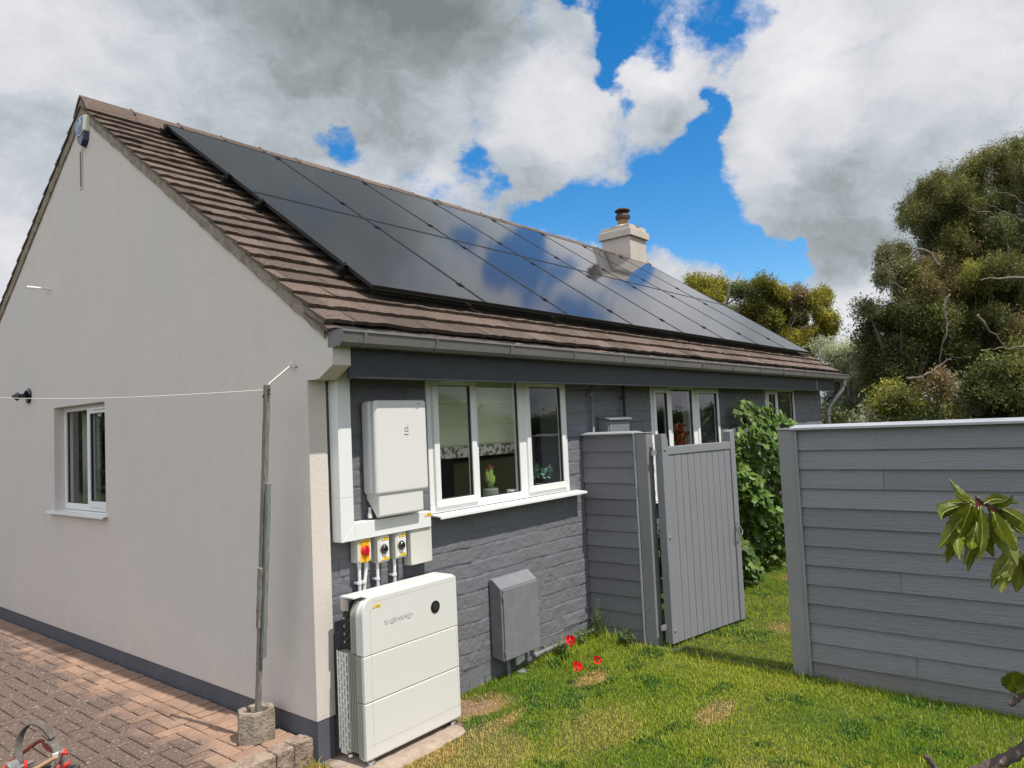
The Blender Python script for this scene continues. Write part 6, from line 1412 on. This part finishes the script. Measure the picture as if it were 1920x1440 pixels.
    twig([(2300, 1060), (2060, 1045), (1960, 1030), (1922, 1030)], .009, .003)
    twig([(2300, 1180), (2060, 1280), (1950, 1292), (1922, 1296), (1905, 1312), (1893, 1322)], .013, .004, knobs=8)
    twig([(2350, 1280), (2100, 1335), (1980, 1375), (1920, 1405), (1880, 1426), (1830, 1446), (1780, 1475)], .013, .0075, knobs=7)
    twig([(1790, 1500), (1765, 1460), (1750, 1436), (1737, 1418)], .0075, .0045, knobs=7)
    base = Vector((-.35, -4.25, -.15)); tops = [far(2300, 1020, D), far(2300, 1060, D), far(2300, 1180, D), far(2350, 1280, D)]
    mb = MB(); tr = [base, base+Vector((-.05, .03, .5)), base+Vector((-.12, .1, 1.0)), base+Vector((-.16, .06, 1.6)), base+Vector((-.10, -.12, 2.2)), base+Vector((.02, -.3, 2.6))]; mb.tube(smooth_path(tr, 4), [.045-.042*i/20 for i in range(21)], 12)
    ends = [(tr[2], base+Vector((.45, -.5, 1.7))), (tr[3], base+Vector((.35, -.25, 2.3))), (tr[3], base+Vector((-.3, -.75, 2.2))), (tr[4], base+Vector((.3, -.65, 2.7))), (tr[2], base+Vector((-.2, -.8, 1.5)))]
    for a, b in ends: mb.tube(smooth_path([a, a.lerp(b, .5)+Vector((0, 0, .08)), b], 4), [.013-.0013*i for i in range(9)], 7)
    for i, q in enumerate(tops): s = tr[min(3, 2+(i < 2))]; mb.tube([s, s.lerp(q, .5)+Vector((0, 0, .06)), q], [.016, .013, .011], 8)
    s = tr[1]; q = far(1790, 1500, D); mb.tube([s, s.lerp(q, .5), q], [.018, .014, .011], 8); q = far(1780, 1475, D); 
    mb.build('trunk', 'bark', t, smooth=True)
cherry()

# ------------------------------------------------------------------ open tool bag on the paving
def toolbag():
    c = at(66, 1442, 'z', .10); c = Vector((c.x, c.y, 0)); rg = random.Random(17)
    yaw = math.atan2(rt.y, rt.x); T = Matrix.Translation(c) @ Matrix.Rotation(yaw, 4, 'Z')      # local x to the right as seen, y away
    t = thing('tool_bag', 'open red and black tool bag with arched strap lying on the paving', 'tool bag', c)
    mb = MB(T); w, d, h = .17, .10, .075
    mb.box(-w, w, -d, d, .0, .02); mb.prism([(-w, .02), (w, .02), (w+.01, h), (-w-.01, h)], 'y', d-.006, d+.006); mb.prism([(-w, .02), (w, .02), (w+.01, h*.9), (-w-.01, h*.9)], 'y', -d-.006, -d+.006)
    mb.box(-w-.008, -w+.004, -d, d, .02, h); mb.box(w-.004, w+.008, -d, d, .02, h); mb.build('bag_body', 'bagdark', t, bevel=.006)
    mb = MB(T); mb.tube(smooth_path([(-w-.03, d, .10), (-w+.06, d+.01, .16), (-w+.13, d+.01, .20), (0.0, d, .165), (.06, d, .135)], 4), .010, 7); mb.tube(smooth_path([(-w-.03, d, .10), (-w-.06, 0, .06), (-w-.05, -d, .05)], 4), .012, 7); mb.tube(smooth_path([(.06, d, .135), (.12, .02, .13), (.17, -d, .12)], 4), .010, 7); mb.build('red_rim', 'bagred', t, smooth=True)
    # arched padded strap
    def band(pts, wid, th, name, m):
        p = smooth_path(pts, 6); mb = MB(T); rings = []
        for i, q in enumerate(p):
            tan = (p[min(i+1, len(p)-1)]-p[max(i-1, 0)]).normalized(); s = Vector((.25, 1, 0)); s = (s-tan*s.dot(tan)).normalized(); n_ = tan.cross(s)
            rings.append(mb._v([q+s*wid+n_*th, q-s*wid+n_*th, q-s*wid-n_*th, q+s*wid-n_*th]))
        for i in range(len(rings)-1):
            for k in range(4): mb.f.append((rings[i]+k, rings[i]+(k+1) % 4, rings[i+1]+(k+1) % 4, rings[i+1]+k))
        mb.f.append(tuple(rings[0]+k for k in range(4))); mb.f.append(tuple(rings[-1]+k for k in reversed(range(4)))); return mb.build(name, m, t, bevel=.003)
    band([(-.095, .02, .125), (-.115, .04, .20), (-.10, .05, .275), (-.055, .06, .315), (.0, .07, .29), (.045, .08, .225)], .021, .006, 'carry_strap', 'strap')
    band([(.02, .08, .215), (.07, .07, .19), (.10, .04, .12), (.085, .0, .06)], .032, .006, 'lower_strap', 'strap')
    band([(-.115, -.02, .15), (-.09, -.03, .13), (-.07, -.04, .06)], .028, .008, 'strap_buckle', 'toolgrey')
    mb = MB(T); mb.tube([(-.04, -.10, .10), (.06, -.06, .135), (.12, -.04, .165), (.15, -.03, .175)], [.012, .011, .010, .013], 10); mb.build('hammer_handle', 'toolwood', t, smooth=True)
    mb = MB(T); mb.tube([(.14, -.03, .15), (.16, -.03, .195)], .014, 10); mb.tube([(.155, -.03, .185), (.20, -.035, .185)], [.009, .006], 8); mb.build('hammer_head', 'toolgrey', t)
    for (a, b, cc) in (((.13, -.02, .16), (.165, -.01, .20), 1), ((.16, -.04, .10), (.205, -.04, .145), 1), ((-.02, -.05, .10), (-.015, -.05, .165), 1), ((.13, -.06, .05), (.155, -.05, .13), 1), ((.17, -.05, .19), (.20, -.05, .195), 1), ((.15, -.07, .02), (.17, -.06, .09), 1)):
        mb = MB(T); mb.tube([a, ((a[0]+b[0])/2, a[1]+.004, (a[2]+b[2])/2+.004), b], [.007, .009, .007], 8); mb.build('plier_handle', 'toolred', t, smooth=True)
    mb = MB(T)
    for (a, b, r) in (((-.15, -.07, .08), (-.07, -.06, .135), .009), ((-.12, -.05, .10), (-.02, -.05, .085), .011), ((-.08, -.06, .04), (-.085, -.06, .14), .008), ((-.07, -.03, .12), (-.0, -.01, .145), .010), ((-.17, -.08, .05), (-.10, -.09, .08), .012), ((.0, -.08, .03), (.10, -.07, .07), .008)): mb.tube([a, b], r, 8)
    mb.build('loose_tools', 'toolgrey', t, smooth=False)
    mb = MB(T); n = 16; mb.tube([(.09+math.cos(2*math.pi*k/n)*.035, -.06, .07+math.sin(2*math.pi*k/n)*.035) for k in range(n+1)], .005, 6); mb.build('wire_loop', 'steel', t)
    mb = MB(T); mb.box(.075, .105, .02, .05, .10, .165); mb.build('pale_packet', 'boxgrey', t, bevel=.003)
    mb = MB(T); mb.tube([(.14, -.05, .03), (.19, -.05, .035)], [.02, .018], 10); mb.build('orange_case', 'bagred', t)
toolbag()
